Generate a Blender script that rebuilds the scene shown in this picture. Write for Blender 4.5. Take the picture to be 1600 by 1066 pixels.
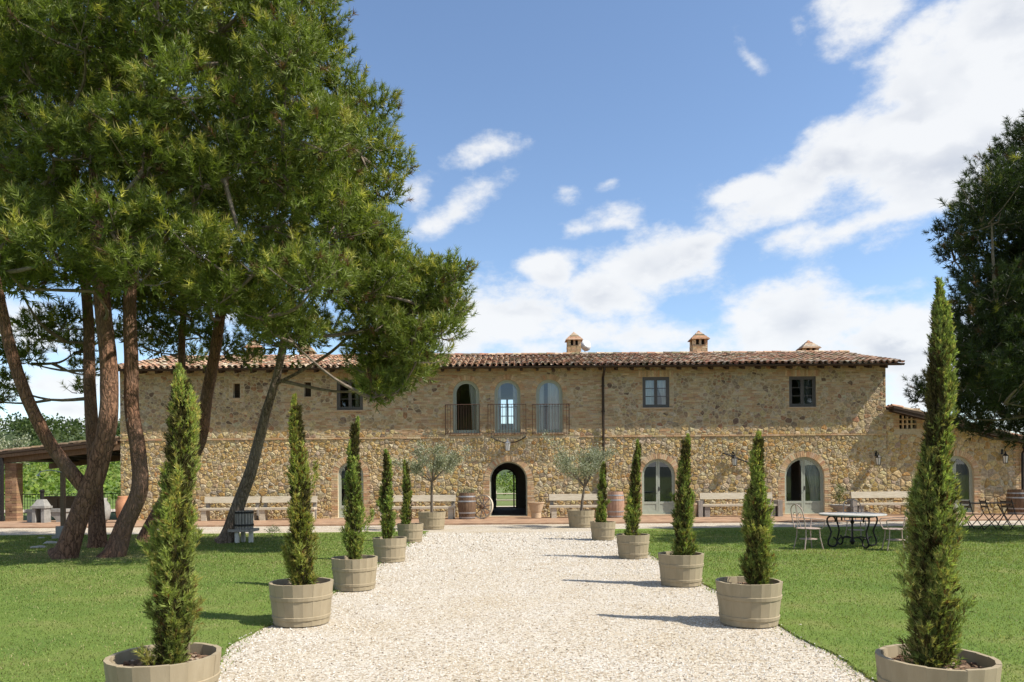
import bpy, bmesh, math, random
import numpy as np
from mathutils import Vector, Matrix, noise as mnoise
R = math.radians
scene = bpy.context.scene
C = scene.collection
for o in list(bpy.data.objects):
    bpy.data.objects.remove(o)

# ------------------------------------------------------------------ camera
FPX, EYE, HY, ROLL = 1150.0, 1.6, 747.0, 0.0078
cd = bpy.data.cameras.new('camera')
cam = bpy.data.objects.new('camera', cd); C.objects.link(cam)
cd.sensor_width = 36.0
cd.lens = 36.0 * FPX / 1600.0
cd.shift_y = (HY - 533.0) / 1600.0
cd.clip_end = 20000.0
cam.location = (0, 0, EYE)
cam.rotation_euler = (math.pi / 2, ROLL, 0)
scene.camera = cam

# ------------------------------------------------------------------ sun, sky, exposure
SUN = Vector((0.623, -0.198, 0.758)).normalized()        # towards the sun
sd = bpy.data.lights.new('sun', 'SUN')
sun = bpy.data.objects.new('sun', sd); C.objects.link(sun)
sd.energy = 5.0
sd.angle = R(0.53)
sd.color = (1.0, 0.94, 0.84)
sun.rotation_euler = SUN.to_track_quat('Z', 'Y').to_euler()
scene.view_settings.view_transform = 'Standard'
scene.view_settings.look = 'None'
scene.view_settings.exposure = 0.60
scene.view_settings.gamma = 1.0
scene.view_settings.use_curve_mapping = False
scene.cycles.use_denoising = True
scene.cycles.max_bounces = 6
scene.cycles.diffuse_bounces = 3
scene.cycles.glossy_bounces = 3
scene.cycles.transmission_bounces = 4
scene.cycles.transparent_max_bounces = 12


def build_world():
    w = bpy.data.worlds.new('World'); scene.world = w
    w.use_nodes = True
    nt = w.node_tree; N = nt.nodes; L = nt.links
    N.clear()

    def nd(t, **kw):
        n = N.new(t)
        for k, v in kw.items():
            setattr(n, k, v)
        return n

    def mth(op, a, b=None, c=None, clamp=False):
        n = nd('ShaderNodeMath', operation=op); n.use_clamp = clamp
        for i, v in enumerate((a, b, c)):
            if v is None: continue
            if isinstance(v, (int, float)): n.inputs[i].default_value = v
            else: L.new(v, n.inputs[i])
        return n.outputs[0]

    def mrange(v, a, b, c, d, smooth=True):
        n = nd('ShaderNodeMapRange'); n.interpolation_type = 'SMOOTHSTEP' if smooth else 'LINEAR'
        L.new(v, n.inputs['Value'])
        for k, x in zip(('From Min', 'From Max', 'To Min', 'To Max'), (a, b, c, d)):
            if isinstance(x, (int, float)): n.inputs[k].default_value = x
            else: L.new(x, n.inputs[k])
        return n.outputs[0]

    tc = nd('ShaderNodeTexCoord')
    nrm = nd('ShaderNodeVectorMath', operation='NORMALIZE')
    L.new(tc.outputs['Generated'], nrm.inputs[0])
    sp = nd('ShaderNodeSeparateXYZ'); L.new(nrm.outputs[0], sp.inputs[0])
    az = mth('ARCTAN2', sp.outputs[0], sp.outputs[1])
    el = mth('ARCSINE', sp.outputs[2])
    ang = nd('ShaderNodeCombineXYZ'); L.new(az, ang.inputs[0]); L.new(el, ang.inputs[1]); ang.inputs[2].default_value = 1.0
    # warp so that cloud outlines billow
    wn = nd('ShaderNodeTexNoise'); wn.inputs['Scale'].default_value = 7.0; wn.inputs['Detail'].default_value = 2.0
    L.new(nrm.outputs[0], wn.inputs['Vector'])
    wsub = nd('ShaderNodeVectorMath', operation='SUBTRACT'); L.new(wn.outputs['Color'], wsub.inputs[0]); wsub.inputs[1].default_value = (.5, .5, .5)
    wsc = nd('ShaderNodeVectorMath', operation='MULTIPLY'); L.new(wsub.outputs[0], wsc.inputs[0]); wsc.inputs[1].default_value = (.055, .03, 0)
    wad = nd('ShaderNodeVectorMath', operation='ADD'); L.new(ang.outputs[0], wad.inputs[0]); L.new(wsc.outputs[0], wad.inputs[1])
    P0 = wad.outputs[0]

    # clouds of the photographed sky: direction (from image azimuth/elevation), radii, tilt, weight
    clouds = [
        (1580, 70, 190, 150, 0, 1.15), (1440, 190, 200, 95, 32, 1.1), (1290, 265, 170, 60, 20, 1.1), (1170, 290, 84, 26, 5, .8),
        (1500, 255, 190, 80, 15, 1.1), (1345, 15, 95, 45, 0, .85), (1660, 190, 160, 140, 0, 1.1), (1380, 345, 160, 24, 10, .8), (1230, 376, 66, 28, 10, .66),
        (1185, 100, 50, 16, -45, .55), (1245, 50, 40, 26, -50, .45),
        (768, 229, 66, 15, 10, .62), (705, 335, 90, 24, 28, .78), (893, 296, 30, 14, 20, .36), (950, 286, 24, 7, 8, .38), (955, 350, 48, 16, 10, .36), (905, 362, 46, 12, 0, .45),
        (1035, 420, 120, 46, 5, .95), (940, 468, 105, 42, 5, .95), (850, 425, 46, 28, 0, .8), (800, 492, 150, 46, -4, 1.0), (1095, 388, 50, 20, 8, .7),
        (690, 520, 110, 40, 0, .95), (1010, 528, 380, 36, 0, .55), (1250, 505, 170, 60, 0, 1.05), (1400, 540, 140, 62, 0, 1.05), (1200, 470, 90, 34, 0, .8),
        (1360, 455, 110, 18, 5, .5), (1540, 560, 160, 80, 0, .95), (1430, 610, 70, 60, 0, .9),
        (110, 643, 60, 14, 0, .75), (60, 600, 240, 26, 0, .55), (60, 668, 220, 14, 0, .7), (330, 380, 260, 110, 0, .4), (60, 480, 200, 60, 0, .4), (640, 310, 30, 24, 0, .5),
    ]
    field = None; shade = None
    for (px, py, rx, ry, rot, wt) in clouds:
        u = (px - 800) + (HY - py) * ROLL; v = (HY - py) - (px - 800) * ROLL
        a = math.atan2(u, FPX); e = math.atan2(v, math.hypot(FPX, u))
        k = 1.0 / math.hypot(FPX, u)
        sx, sy = rx * k * 1.25, ry * k * 1.35; co, si = math.cos(R(rot)), math.sin(R(rot))
        d1 = nd('ShaderNodeVectorMath', operation='DOT_PRODUCT'); L.new(P0, d1.inputs[0]); d1.inputs[1].default_value = (co / sx, si / sx, -(co * a + si * e) / sx)
        d2 = nd('ShaderNodeVectorMath', operation='DOT_PRODUCT'); L.new(P0, d2.inputs[0]); d2.inputs[1].default_value = (-si / sy, co / sy, -(-si * a + co * e) / sy)
        ln = mth('SQRT', mth('MULTIPLY_ADD', d1.outputs['Value'], d1.outputs['Value'], mth('MULTIPLY', d2.outputs['Value'], d2.outputs['Value'])))
        b = mth('MULTIPLY_ADD', ln, -wt, wt)
        field = b if field is None else mth('MAXIMUM', field, b)
    # elsewhere in the sky: scattered clouds of the same kind
    gn = nd('ShaderNodeTexNoise'); gn.inputs['Scale'].default_value = 2.2; gn.inputs['Detail'].default_value = 2.0
    gm = nd('ShaderNodeMapping'); gm.inputs['Scale'].default_value = (1, 1, 2.2); L.new(nrm.outputs[0], gm.inputs['Vector']); L.new(gm.outputs[0], gn.inputs['Vector'])
    gen = mrange(gn.outputs['Fac'], .42, .66, -.7, .9)
    outside = mth('MAXIMUM', mrange(mth('ABSOLUTE', az), .66, .85, 0, 1), mrange(el, .60, .75, 0, 1))
    gen2 = mth('ADD', gen, mth('MULTIPLY_ADD', outside, 3.0, -3.0))
    field = mth('MAXIMUM', field, gen2)
    # billow noise
    n1 = nd('ShaderNodeTexNoise'); n1.inputs['Scale'].default_value = 9.0; n1.inputs['Detail'].default_value = 7.0; n1.inputs['Roughness'].default_value = .62
    nm = nd('ShaderNodeMapping'); nm.inputs['Scale'].default_value = (1, 1, 1.7); L.new(nrm.outputs[0], nm.inputs['Vector']); L.new(nm.outputs[0], n1.inputs['Vector'])
    n2 = nd('ShaderNodeTexNoise'); n2.inputs['Scale'].default_value = 9.0; n2.inputs['Detail'].default_value = 3.0; n2.inputs['Roughness'].default_value = .5
    nm2 = nd('ShaderNodeMapping'); nm2.inputs['Scale'].default_value = (1, 1, 1.7); nm2.inputs['Location'].default_value = (.012, 0, .045); L.new(nrm.outputs[0], nm2.inputs['Vector']); L.new(nm2.outputs[0], n2.inputs['Vector'])
    dens = mth('MULTIPLY_ADD', n1.outputs['Fac'], 2.15, -1.10)
    tot = mth('ADD', field, dens)
    alpha = mrange(tot, 0.0, .58, 0, 1)
    thick = mrange(tot, .35, 1.25, 0, 1)
    dn = mth('SUBTRACT', n1.outputs['Fac'], n2.outputs['Fac'])
    lit = mrange(dn, -.12, .10, 0, 1)
    lo = mrange(el, 0.0, .5, .25, 0.0, False)

    sky = nd('ShaderNodeTexSky', sky_type='NISHITA')
    sky.sun_disc = False
    sky.sun_elevation = math.asin(SUN.z)
    sky.sun_rotation = math.atan2(SUN.x, SUN.y)
    sky.altitude = 300; sky.air_density = 1.0; sky.dust_density = 0.3; sky.ozone_density = 2.2
    bg = nd('ShaderNodeBackground'); bg.inputs['Strength'].default_value = SKY_STRENGTH
    L.new(sky.outputs[0], bg.inputs['Color'])
    mixc = nd('ShaderNodeMix', data_type='RGBA')
    L.new(mth('MULTIPLY', thick, mth('SUBTRACT', 1.0, lit)), mixc.inputs['Factor'])
    mixc.inputs['A'].default_value = (.93, .94, .95, 1); mixc.inputs['B'].default_value = (.60, .64, .72, 1)
    bgc = nd('ShaderNodeBackground'); bgc.inputs['Strength'].default_value = CLOUD_STRENGTH
    L.new(mixc.outputs['Result'], bgc.inputs['Color'])
    ms = nd('ShaderNodeMixShader')
    hz = mrange(el, -.005, .01, 0, 1)
    L.new(mth('MULTIPLY', mth('MULTIPLY', alpha, .93), hz), ms.inputs[0]); L.new(bg.outputs[0], ms.inputs[1]); L.new(bgc.outputs[0], ms.inputs[2])
    out = nd('ShaderNodeOutputWorld'); L.new(ms.outputs[0], out.inputs['Surface'])


SKY_STRENGTH, CLOUD_STRENGTH = 0.13, 0.68
build_world()

# ------------------------------------------------------------------ photo measurements -> metres
Y0 = 29.2                                   # plane of the facade
S0 = FPX / Y0


def UV(px, py):
    return (px - 800) + (HY - py) * ROLL, (HY - py) - (px - 800) * ROLL


def G(px, py, z=0.0):
    u, v = UV(px, py)
    Y = (EYE - z) * FPX / (-v)
    return Vector((u / FPX * Y, Y, z))


def P(px, py, Y):
    u, v = UV(px, py)
    return Vector((u / FPX * Y, Y, EYE + v / FPX * Y))


def FX(px, py=690): return P(px, py, Y0).x
def FZ(px, py): return P(px, py, Y0).z


# ------------------------------------------------------------------ helpers: materials
def mat(name):
    m = bpy.data.materials.new(name); m.use_nodes = True
    nt = m.node_tree
    b = nt.nodes['Principled BSDF']
    b.inputs['Specular IOR Level'].default_value = .3
    return m, nt, b


def nnoise(nt, scale, detail=4, rough=.55, vec=None, w=None):
    n = nt.nodes.new('ShaderNodeTexNoise')
    n.inputs['Scale'].default_value = scale; n.inputs['Detail'].default_value = detail; n.inputs['Roughness'].default_value = rough
    if vec is not None: nt.links.new(vec, n.inputs['Vector'])
    return n


def ncoord(nt, kind='Object', scale=(1, 1, 1)):
    t = nt.nodes.new('ShaderNodeTexCoord'); mp = nt.nodes.new('ShaderNodeMapping')
    nt.links.new(t.outputs[kind], mp.inputs['Vector']); mp.inputs['Scale'].default_value = scale
    return mp.outputs[0]


def ngeo(nt, scale=(1, 1, 1)):
    t = nt.nodes.new('ShaderNodeNewGeometry'); mp = nt.nodes.new('ShaderNodeMapping')
    nt.links.new(t.outputs['Position'], mp.inputs['Vector']); mp.inputs['Scale'].default_value = scale
    return mp.outputs[0]


def nramp(nt, fac, stops):
    r = nt.nodes.new('ShaderNodeValToRGB')
    nt.links.new(fac, r.inputs[0])
    while len(r.color_ramp.elements) < len(stops): r.color_ramp.elements.new(.5)
    for e, (p, c) in zip(r.color_ramp.elements, stops):
        e.position = p; e.color = (*c, 1) if len(c) == 3 else c
    return r.outputs[0]


def nmix(nt, fac, a, b, mode='MIX'):
    n = nt.nodes.new('ShaderNodeMix'); n.data_type = 'RGBA'; n.blend_type = mode
    for k, v in (('Factor', fac), ('A', a), ('B', b)):
        if isinstance(v, (int, float)): n.inputs[k].default_value = v
        elif isinstance(v, tuple): n.inputs[k].default_value = (*v, 1)
        else: nt.links.new(v, n.inputs[k])
    return n.outputs['Result']


def nbump(nt, b, height, strength=.5, dist=.02):
    n = nt.nodes.new('ShaderNodeBump'); n.inputs['Strength'].default_value = strength; n.inputs['Distance'].default_value = dist
    nt.links.new(height, n.inputs['Height']); nt.links.new(n.outputs[0], b.inputs['Normal'])


def noisy(name, c1, c2, scale=6, rough=.8, bump=.3, dist=.01, bscale=None, stretch=(1, 1, 1), spec=.3, metal=0.0, detail=5):
    m, nt, b = mat(name)
    v = ngeo(nt, stretch)
    n = nnoise(nt, scale, detail, .6, v)
    nt.links.new(nramp(nt, n.outputs['Fac'], [(.3, c1), (.7, c2)]), b.inputs['Base Color'])
    b.inputs['Roughness'].default_value = rough; b.inputs['Specular IOR Level'].default_value = spec; b.inputs['Metallic'].default_value = metal
    if bump:
        n2 = nnoise(nt, bscale or scale * 5, 4, .6, v)
        nbump(nt, b, n2.outputs['Fac'], bump, dist)
    return m


def attr_mat(name, rough=.85, var=.35, nscale=14, bump=.4, dist=.008, bscale=40, spec=.25):
    """colour from the per-piece attribute, mottled by noise"""
    m, nt, b = mat(name)
    a = nt.nodes.new('ShaderNodeAttribute'); a.attribute_name = 'Col'
    v = ngeo(nt)
    n = nnoise(nt, nscale, 5, .65, v)
    f = nramp(nt, n.outputs['Fac'], [(.25, (1 - var,) * 3), (.75, (1 + var * .6,) * 3)])
    nt.links.new(nmix(nt, 1.0, a.outputs['Color'], f, 'MULTIPLY'), b.inputs['Base Color'])
    b.inputs['Roughness'].default_value = rough; b.inputs['Specular IOR Level'].default_value = spec
    n2 = nnoise(nt, bscale, 4, .6, v); nbump(nt, b, n2.outputs['Fac'], bump, dist)
    return m


def leaf_mat(name, transl=.35, rough=.55, spec=.25, tint=(1.15, 1.25, .5)):
    m, nt, b = mat(name)
    a = nt.nodes.new('ShaderNodeAttribute'); a.attribute_name = 'Col'
    nt.links.new(a.outputs['Color'], b.inputs['Base Color'])
    b.inputs['Roughness'].default_value = rough; b.inputs['Specular IOR Level'].default_value = spec
    t = nt.nodes.new('ShaderNodeBsdfTranslucent')
    nt.links.new(nmix(nt, 1.0, a.outputs['Color'], tint, 'MULTIPLY'), t.inputs['Color'])
    ms = nt.nodes.new('ShaderNodeMixShader'); ms.inputs[0].default_value = transl
    nt.links.new(b.outputs[0], ms.inputs[1]); nt.links.new(t.outputs[0], ms.inputs[2])
    nt.links.new(ms.outputs[0], nt.nodes['Material Output'].inputs['Surface'])
    return m


# ------------------------------------------------------------------ helpers: meshes
class MB:
    """collects pieces of ONE mesh"""
    def __init__(s): s.v = []; s.f = []; s.c = []

    def add(s, verts, faces, col=(1, 1, 1)):
        k = len(s.v)
        s.v.extend([tuple(p) for p in verts]); s.f.extend([tuple(i + k for i in f) for f in faces]); s.c.extend([col] * len(verts))

    def box(s, a, b, col=(1, 1, 1), M=None):
        x0, y0, z0 = a; x1, y1, z1 = b
        v = [Vector(p) for p in ((x0, y0, z0), (x1, y0, z0), (x1, y1, z0), (x0, y1, z0), (x0, y0, z1), (x1, y0, z1), (x1, y1, z1), (x0, y1, z1))]
        if M is not None: v = [M @ p for p in v]
        s.add(v, [(3, 2, 1, 0), (4, 5, 6, 7), (0, 1, 5, 4), (1, 2, 6, 5), (2, 3, 7, 6), (3, 0, 4, 7)], col)

    def tube(s, pts, radii, n=8, col=(1, 1, 1), caps=True):
        pts = [Vector(p) for p in pts]
        if isinstance(radii, (int, float)): radii = [radii] * len(pts)
        verts = []; faces = []
        up = None
        for i, p in enumerate(pts):
            d = (pts[min(i + 1, len(pts) - 1)] - pts[max(i - 1, 0)])
            if d.length < 1e-9: d = Vector((0, 0, 1))
            d.normalize()
            if up is None:
                up = Vector((0, 1, 0)) if abs(d.y) < .9 else Vector((1, 0, 0))
            e1 = (up - d * up.dot(d))
            if e1.length < 1e-6: e1 = d.orthogonal()
            e1.normalize(); up = e1; e2 = d.cross(e1)
            for k in range(n):
                a = 2 * math.pi * k / n
                verts.append(p + (e1 * math.cos(a) + e2 * math.sin(a)) * radii[i])
        for i in range(len(pts) - 1):
            for k in range(n):
                a = i * n + k; b = i * n + (k + 1) % n
                faces.append((a, b, b + n, a + n))
        if caps:
            faces.append(tuple(range(n - 1, -1, -1))); m = (len(pts) - 1) * n
            faces.append(tuple(range(m, m + n)))
        s.add(verts, faces, col)

    def lathe(s, prof, n=24, center=(0, 0, 0), col=(1, 1, 1), closed=False):
        cx, cy, cz = center; verts = []; faces = []
        for (r, z) in prof:
            for k in range(n):
                a = 2 * math.pi * k / n
                verts.append((cx + r * math.cos(a), cy + r * math.sin(a), cz + z))
        for i in range(len(prof) - 1):
            for k in range(n):
                a = i * n + k; b = i * n + (k + 1) % n
                faces.append((a, b, b + n, a + n))
        if prof[0][0] > 1e-4: faces.append(tuple(range(n - 1, -1, -1)))
        if prof[-1][0] > 1e-4:
            m = (len(prof) - 1) * n; faces.append(tuple(range(m, m + n)))
        s.add(verts, faces, col)

    def mesh(s, name, m, smooth=False):
        me = bpy.data.meshes.new(name)
        me.from_pydata(s.v, [], s.f)
        at = me.color_attributes.new('Col', 'FLOAT_COLOR', 'POINT')
        arr = np.ones((len(s.v), 4), np.float32); arr[:, :3] = np.array(s.c, np.float32).reshape(-1, 3)
        at.data.foreach_set('color', arr.ravel())
        if smooth: me.polygons.foreach_set('use_smooth', [True] * len(me.polygons))
        if m: me.materials.append(m)
        me.update()
        return me

    def build(s, name, m, parent=None, smooth=False, loc=None):
        return link(name, s.mesh(name, m, smooth), parent, loc)


def link(name, me, parent=None, loc=None):
    o = bpy.data.objects.new(name, me); C.objects.link(o)
    if parent is not None: o.parent = parent
    if loc is not None: o.location = loc
    return o


def tri_mesh(name, co, col, m):
    """triangle soup: co (N,3,3), col (N,3)"""
    n = len(co)
    me = bpy.data.meshes.new(name)
    me.vertices.add(n * 3); me.loops.add(n * 3); me.polygons.add(n)
    me.vertices.foreach_set('co', np.ascontiguousarray(co, np.float32).ravel())
    me.loops.foreach_set('vertex_index', np.arange(n * 3, dtype=np.int32))
    me.polygons.foreach_set('loop_start', np.arange(0, n * 3, 3, dtype=np.int32))
    at = me.color_attributes.new('Col', 'FLOAT_COLOR', 'POINT')
    arr = np.ones((n, 3, 4), np.float32); arr[:, :, :3] = col[:, None, :]
    at.data.foreach_set('color', arr.ravel())
    me.materials.append(m)
    me.update(); me.validate()
    return me


def tag(o, label=None, cat=None, group=None, kind=None):
    if label: o['label'] = label
    if cat: o['category'] = cat
    if group: o['group'] = group
    if kind: o['kind'] = kind
    return o


def thing(name, label, cat, loc=(0, 0, 0), rz=0.0, group=None):
    o = bpy.data.objects.new(name, None); C.objects.link(o)
    o.empty_display_size = .2
    o.location = loc; o.rotation_euler = (0, 0, rz)
    return tag(o, label, cat, group)


def nrmz(a): return a / np.maximum(np.linalg.norm(a, axis=-1, keepdims=True), 1e-9)


def brushes(p, d, length, m, nl, nw, th, col, rng, cvar=.18, t0=.1):
    """needle brushes: p,d (N,3) base and axis, length (N,), m needles each -> triangles, colours"""
    N = len(p)
    d = nrmz(d)
    ref = np.where(np.abs(d[:, 2:3]) < .9, np.array([[0, 0, 1.]]), np.array([[1., 0, 0]]))
    e1 = nrmz(np.cross(d, ref)); e2 = np.cross(d, e1)
    t = rng.uniform(t0, 1, (N, m, 1)); ph = rng.uniform(0, 2 * np.pi, (N, m, 1)); a = rng.uniform(th[0], th[1], (N, m, 1))
    a = a * (1.15 - .45 * t)
    nd = d[:, None] * np.cos(a) + (e1[:, None] * np.cos(ph) + e2[:, None] * np.sin(ph)) * np.sin(a)
    base = p[:, None] + d[:, None] * (length[:, None, None] * t)
    ln = rng.uniform(.7, 1.15, (N, m, 1)) * (nl if np.isscalar(nl) else nl[:, None, None])
    tip = base + nd * ln
    w = nrmz(np.cross(nd, rng.normal(size=(N, m, 3)))) * (nw * .5) * rng.uniform(.75, 1.25, (N, m, 1))
    co = np.stack([base - w, base + w, tip], axis=2).reshape(-1, 3, 3)
    c = np.repeat(col[:, None], m, 1) * (1 + rng.normal(0, cvar, (N, m, 1)))
    return co, np.clip(c.reshape(-1, 3), .004, .95)


def smooth_path(pts, n=4):
    """Catmull-Rom through points (Vector + radius)"""
    out = []
    P_ = [pts[0]] + list(pts) + [pts[-1]]
    for i in range(1, len(P_) - 2):
        p0, p1, p2, p3 = (np.array(q, float) for q in P_[i - 1:i + 3])
        for k in range(n):
            t = k / n
            out.append(.5 * ((2 * p1) + (p2 - p0) * t + (2 * p0 - 5 * p1 + 4 * p2 - p3) * t * t + (3 * p1 - p0 - 3 * p2 + p3) * t ** 3))
    out.append(np.array(pts[-1], float))
    return out

# ------------------------------------------------------------------ materials
M = {}
M['stone'] = attr_mat('field stone', .9, .62, 11, 1.0, .025, 22)
M['brick'] = attr_mat('old brick', .9, .30, 20, .4, .006, 60)
M['tile'] = attr_mat('terracotta roof tile', .88, .55, 7, .4, .006, 50)
M['mortar'] = noisy('lime mortar', (.43, .345, .22), (.55, .46, .32), 7, .95, .9, .03, 22)
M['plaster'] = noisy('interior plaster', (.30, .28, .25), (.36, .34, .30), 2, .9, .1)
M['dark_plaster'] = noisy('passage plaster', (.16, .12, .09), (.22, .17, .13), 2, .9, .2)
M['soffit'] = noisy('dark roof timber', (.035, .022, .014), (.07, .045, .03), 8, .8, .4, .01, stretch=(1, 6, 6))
M['beam'] = noisy('weathered beam timber', (.10, .065, .04), (.21, .145, .09), 6, .85, .5, .01, stretch=(1, 8, 8))
M['gutter'] = noisy('brown gutter metal', (.035, .024, .018), (.06, .042, .03), 8, .5, .05, metal=.3)
M['frame_green'] = noisy('sage green paint', (.33, .36, .30), (.39, .42, .35), 8, .5, .1, .002, 40)
M['frame_dark'] = noisy('brown grey window paint', (.085, .075, .068), (.12, .108, .10), 8, .5, .1, .002, 40)
M['iron'] = noisy('black wrought iron', (.012, .012, .013), (.035, .03, .028), 20, .5, .2, .002, 80, metal=.4)
M['rust_iron'] = noisy('rusty iron', (.05, .028, .02), (.09, .05, .034), 20, .7, .2, .002, 80, metal=.2)
M['pale_iron'] = noisy('faded pink iron', (.30, .22, .18), (.42, .33, .28), 15, .6, .2, .002, 80)
M['bench_wood'] = noisy('pale weathered wood', (.40, .345, .255), (.56, .50, .40), 4, .8, .4, .006, 30, stretch=(1, 7, 7))
M['grey_wood'] = noisy('silvered wood', (.20, .175, .15), (.36, .325, .285), 5, .85, .5, .006, 30, stretch=(6, 6, 1))
M['brown_wood'] = noisy('brown stained wood', (.085, .05, .03), (.20, .125, .075), 5, .75, .4, .006, 30, stretch=(6, 6, 1))
M['red_wood'] = noisy('reddish oak', (.30, .17, .11), (.46, .30, .21), 5, .6, .3, .006, 30, stretch=(6, 6, 1))
M['white_wood'] = noisy('whitewashed wood', (.50, .47, .41), (.66, .63, .56), 5, .8, .3, .004, 30, stretch=(6, 6, 1))
M['zinc'] = noisy('dull zinc hoop', (.30, .30, .31), (.45, .45, .46), 12, .45, .1, .002, metal=.6)
M['tub'] = noisy('taupe painted staves', (.27, .218, .138), (.33, .272, .18), 3, .75, .25, .004, 40, stretch=(5, 5, 1))
M['soil'] = noisy('bark mulch soil', (.05, .03, .018), (.20, .125, .075), 30, .95, .8, .03, 40)
M['marble'] = noisy('pale stone table top', (.42, .40, .36), (.52, .50, .46), 3, .4, .05)
M['clay'] = noisy('pale clay', (.42, .30, .19), (.52, .39, .26), 6, .85, .2, .004, 40)
M['terracotta_pot'] = noisy('terracotta pot', (.33, .15, .08), (.45, .23, .13), 6, .85, .2, .004, 40)
M['concrete'] = noisy('grey cast stone', (.20, .195, .18), (.32, .31, .29), 5, .9, .3, .006, 30)
M['rock'] = noisy('pale rock', (.28, .26, .22), (.46, .43, .37), 4, .9, .6, .03, 14)
M['curtain'] = noisy('linen curtain', (.72, .70, .66), (.80, .78, .75), 3, .9, .1)
M['grey_cloth'] = noisy('bed linen', (.45, .48, .55), (.55, .58, .65), 3, .9, .1)
M['white_metal'] = noisy('white enamelled metal', (.70, .70, .70), (.78, .78, .78), 4, .4, 0)
M['lamp_glass'] = noisy('frosted lamp glass', (.60, .60, .56), (.70, .70, .66), 4, .3, 0)


def bark_mat(name, c1, c2, c3):
    m, nt, b = mat(name)
    v = ngeo(nt, (1, 1, .28))
    vo = nt.nodes.new('ShaderNodeTexVoronoi'); vo.feature = 'DISTANCE_TO_EDGE'; vo.inputs['Scale'].default_value = 13
    ns = nnoise(nt, 6, 4, .6, v)
    add = nt.nodes.new('ShaderNodeVectorMath'); add.operation = 'MULTIPLY_ADD'
    nt.links.new(ns.outputs['Color'], add.inputs[0]); add.inputs[1].default_value = (.25, .25, .25); nt.links.new(v, add.inputs[2])
    nt.links.new(add.outputs[0], vo.inputs['Vector'])
    big = nnoise(nt, 1.3, 3, .5, ngeo(nt))
    cc = nramp(nt, vo.outputs['Distance'], [(0.0, c1), (.12, c2), (.45, c2)])
    nt.links.new(nmix(nt, nramp(nt, big.outputs['Fac'], [(.4, (0, 0, 0)), (.65, (1, 1, 1))]), cc, c3, 'MIX'), b.inputs['Base Color'])
    mixed = nmix(nt, .55, cc, nmix(nt, nramp(nt, big.outputs['Fac'], [(.4, (0, 0, 0)), (.65, (1, 1, 1))]), cc, c3))
    nt.links.new(mixed, b.inputs['Base Color'])
    b.inputs['Roughness'].default_value = .92
    nbump(nt, b, nramp(nt, vo.outputs['Distance'], [(0, (0, 0, 0)), (.35, (1, 1, 1))]), 1.0, .035)
    return m


M['pine_bark'] = bark_mat('pine bark', (.05, .024, .014), (.22, .115, .068), (.19, .125, .088))
M['grey_bark'] = bark_mat('grey pine bark', (.05, .033, .022), (.20, .15, .11), (.29, .235, .185))
M['twig'] = noisy('grey twig', (.10, .075, .055), (.22, .18, .14), 10, .9, .3)
M['olive_bark'] = noisy('olive bark', (.09, .07, .05), (.19, .155, .12), 12, .9, .5, .01, 40)
M['pine_leaf'] = leaf_mat('pine needles', .30, .5, .3)
M['cypress_leaf'] = leaf_mat('cypress sprays', .42, .6, .2)
M['olive_leaf'] = leaf_mat('olive leaves', .25, .5, .35, (1.05, 1.1, .8))
M['grass_blade'] = leaf_mat('grass blades', .35, .6, .2)
M['bush_leaf'] = leaf_mat('bush leaves', .32, .6, .25)


def glass_mat():
    m = bpy.data.materials.new('window glass'); m.use_nodes = True
    nt = m.node_tree; nt.nodes.clear()
    g = nt.nodes.new('ShaderNodeBsdfGlossy'); g.inputs['Roughness'].default_value = .005; g.inputs['Color'].default_value = (.95, .97, 1, 1)
    t = nt.nodes.new('ShaderNodeBsdfTransparent'); t.inputs['Color'].default_value = (.88, .91, .90, 1)
    fr = nt.nodes.new('ShaderNodeFresnel'); fr.inputs['IOR'].default_value = 1.9
    mx = nt.nodes.new('ShaderNodeMixShader'); o = nt.nodes.new('ShaderNodeOutputMaterial')
    nt.links.new(fr.outputs[0], mx.inputs[0]); nt.links.new(t.outputs[0], mx.inputs[1]); nt.links.new(g.outputs[0], mx.inputs[2])
    nt.links.new(mx.outputs[0], o.inputs['Surface'])
    return m


M['glass'] = glass_mat()

# ------------------------------------------------------------------ the ground
LAWN_Y1 = 22.4      # far edge of the lawns
TERR_Y = 25.3       # front edge of the brick terrace


def sheet(name, poly, z, m, label=None, kind='structure'):
    mb = MB(); mb.add([(x, y, z) for x, y in poly], [tuple(range(len(poly)))])
    o = mb.build(name, m)
    return tag(o, label, None, None, kind)


def ground_mat():
    m, nt, b = mat('far meadow')
    v = ngeo(nt)
    n = nnoise(nt, .03, 6, .6, v)
    nt.links.new(nramp(nt, n.outputs['Fac'], [(.3, (.07, .11, .025)), (.55, (.12, .15, .04)), (.75, (.17, .16, .06))]), b.inputs['Base Color'])
    b.inputs['Roughness'].default_value = .95
    return m


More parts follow.
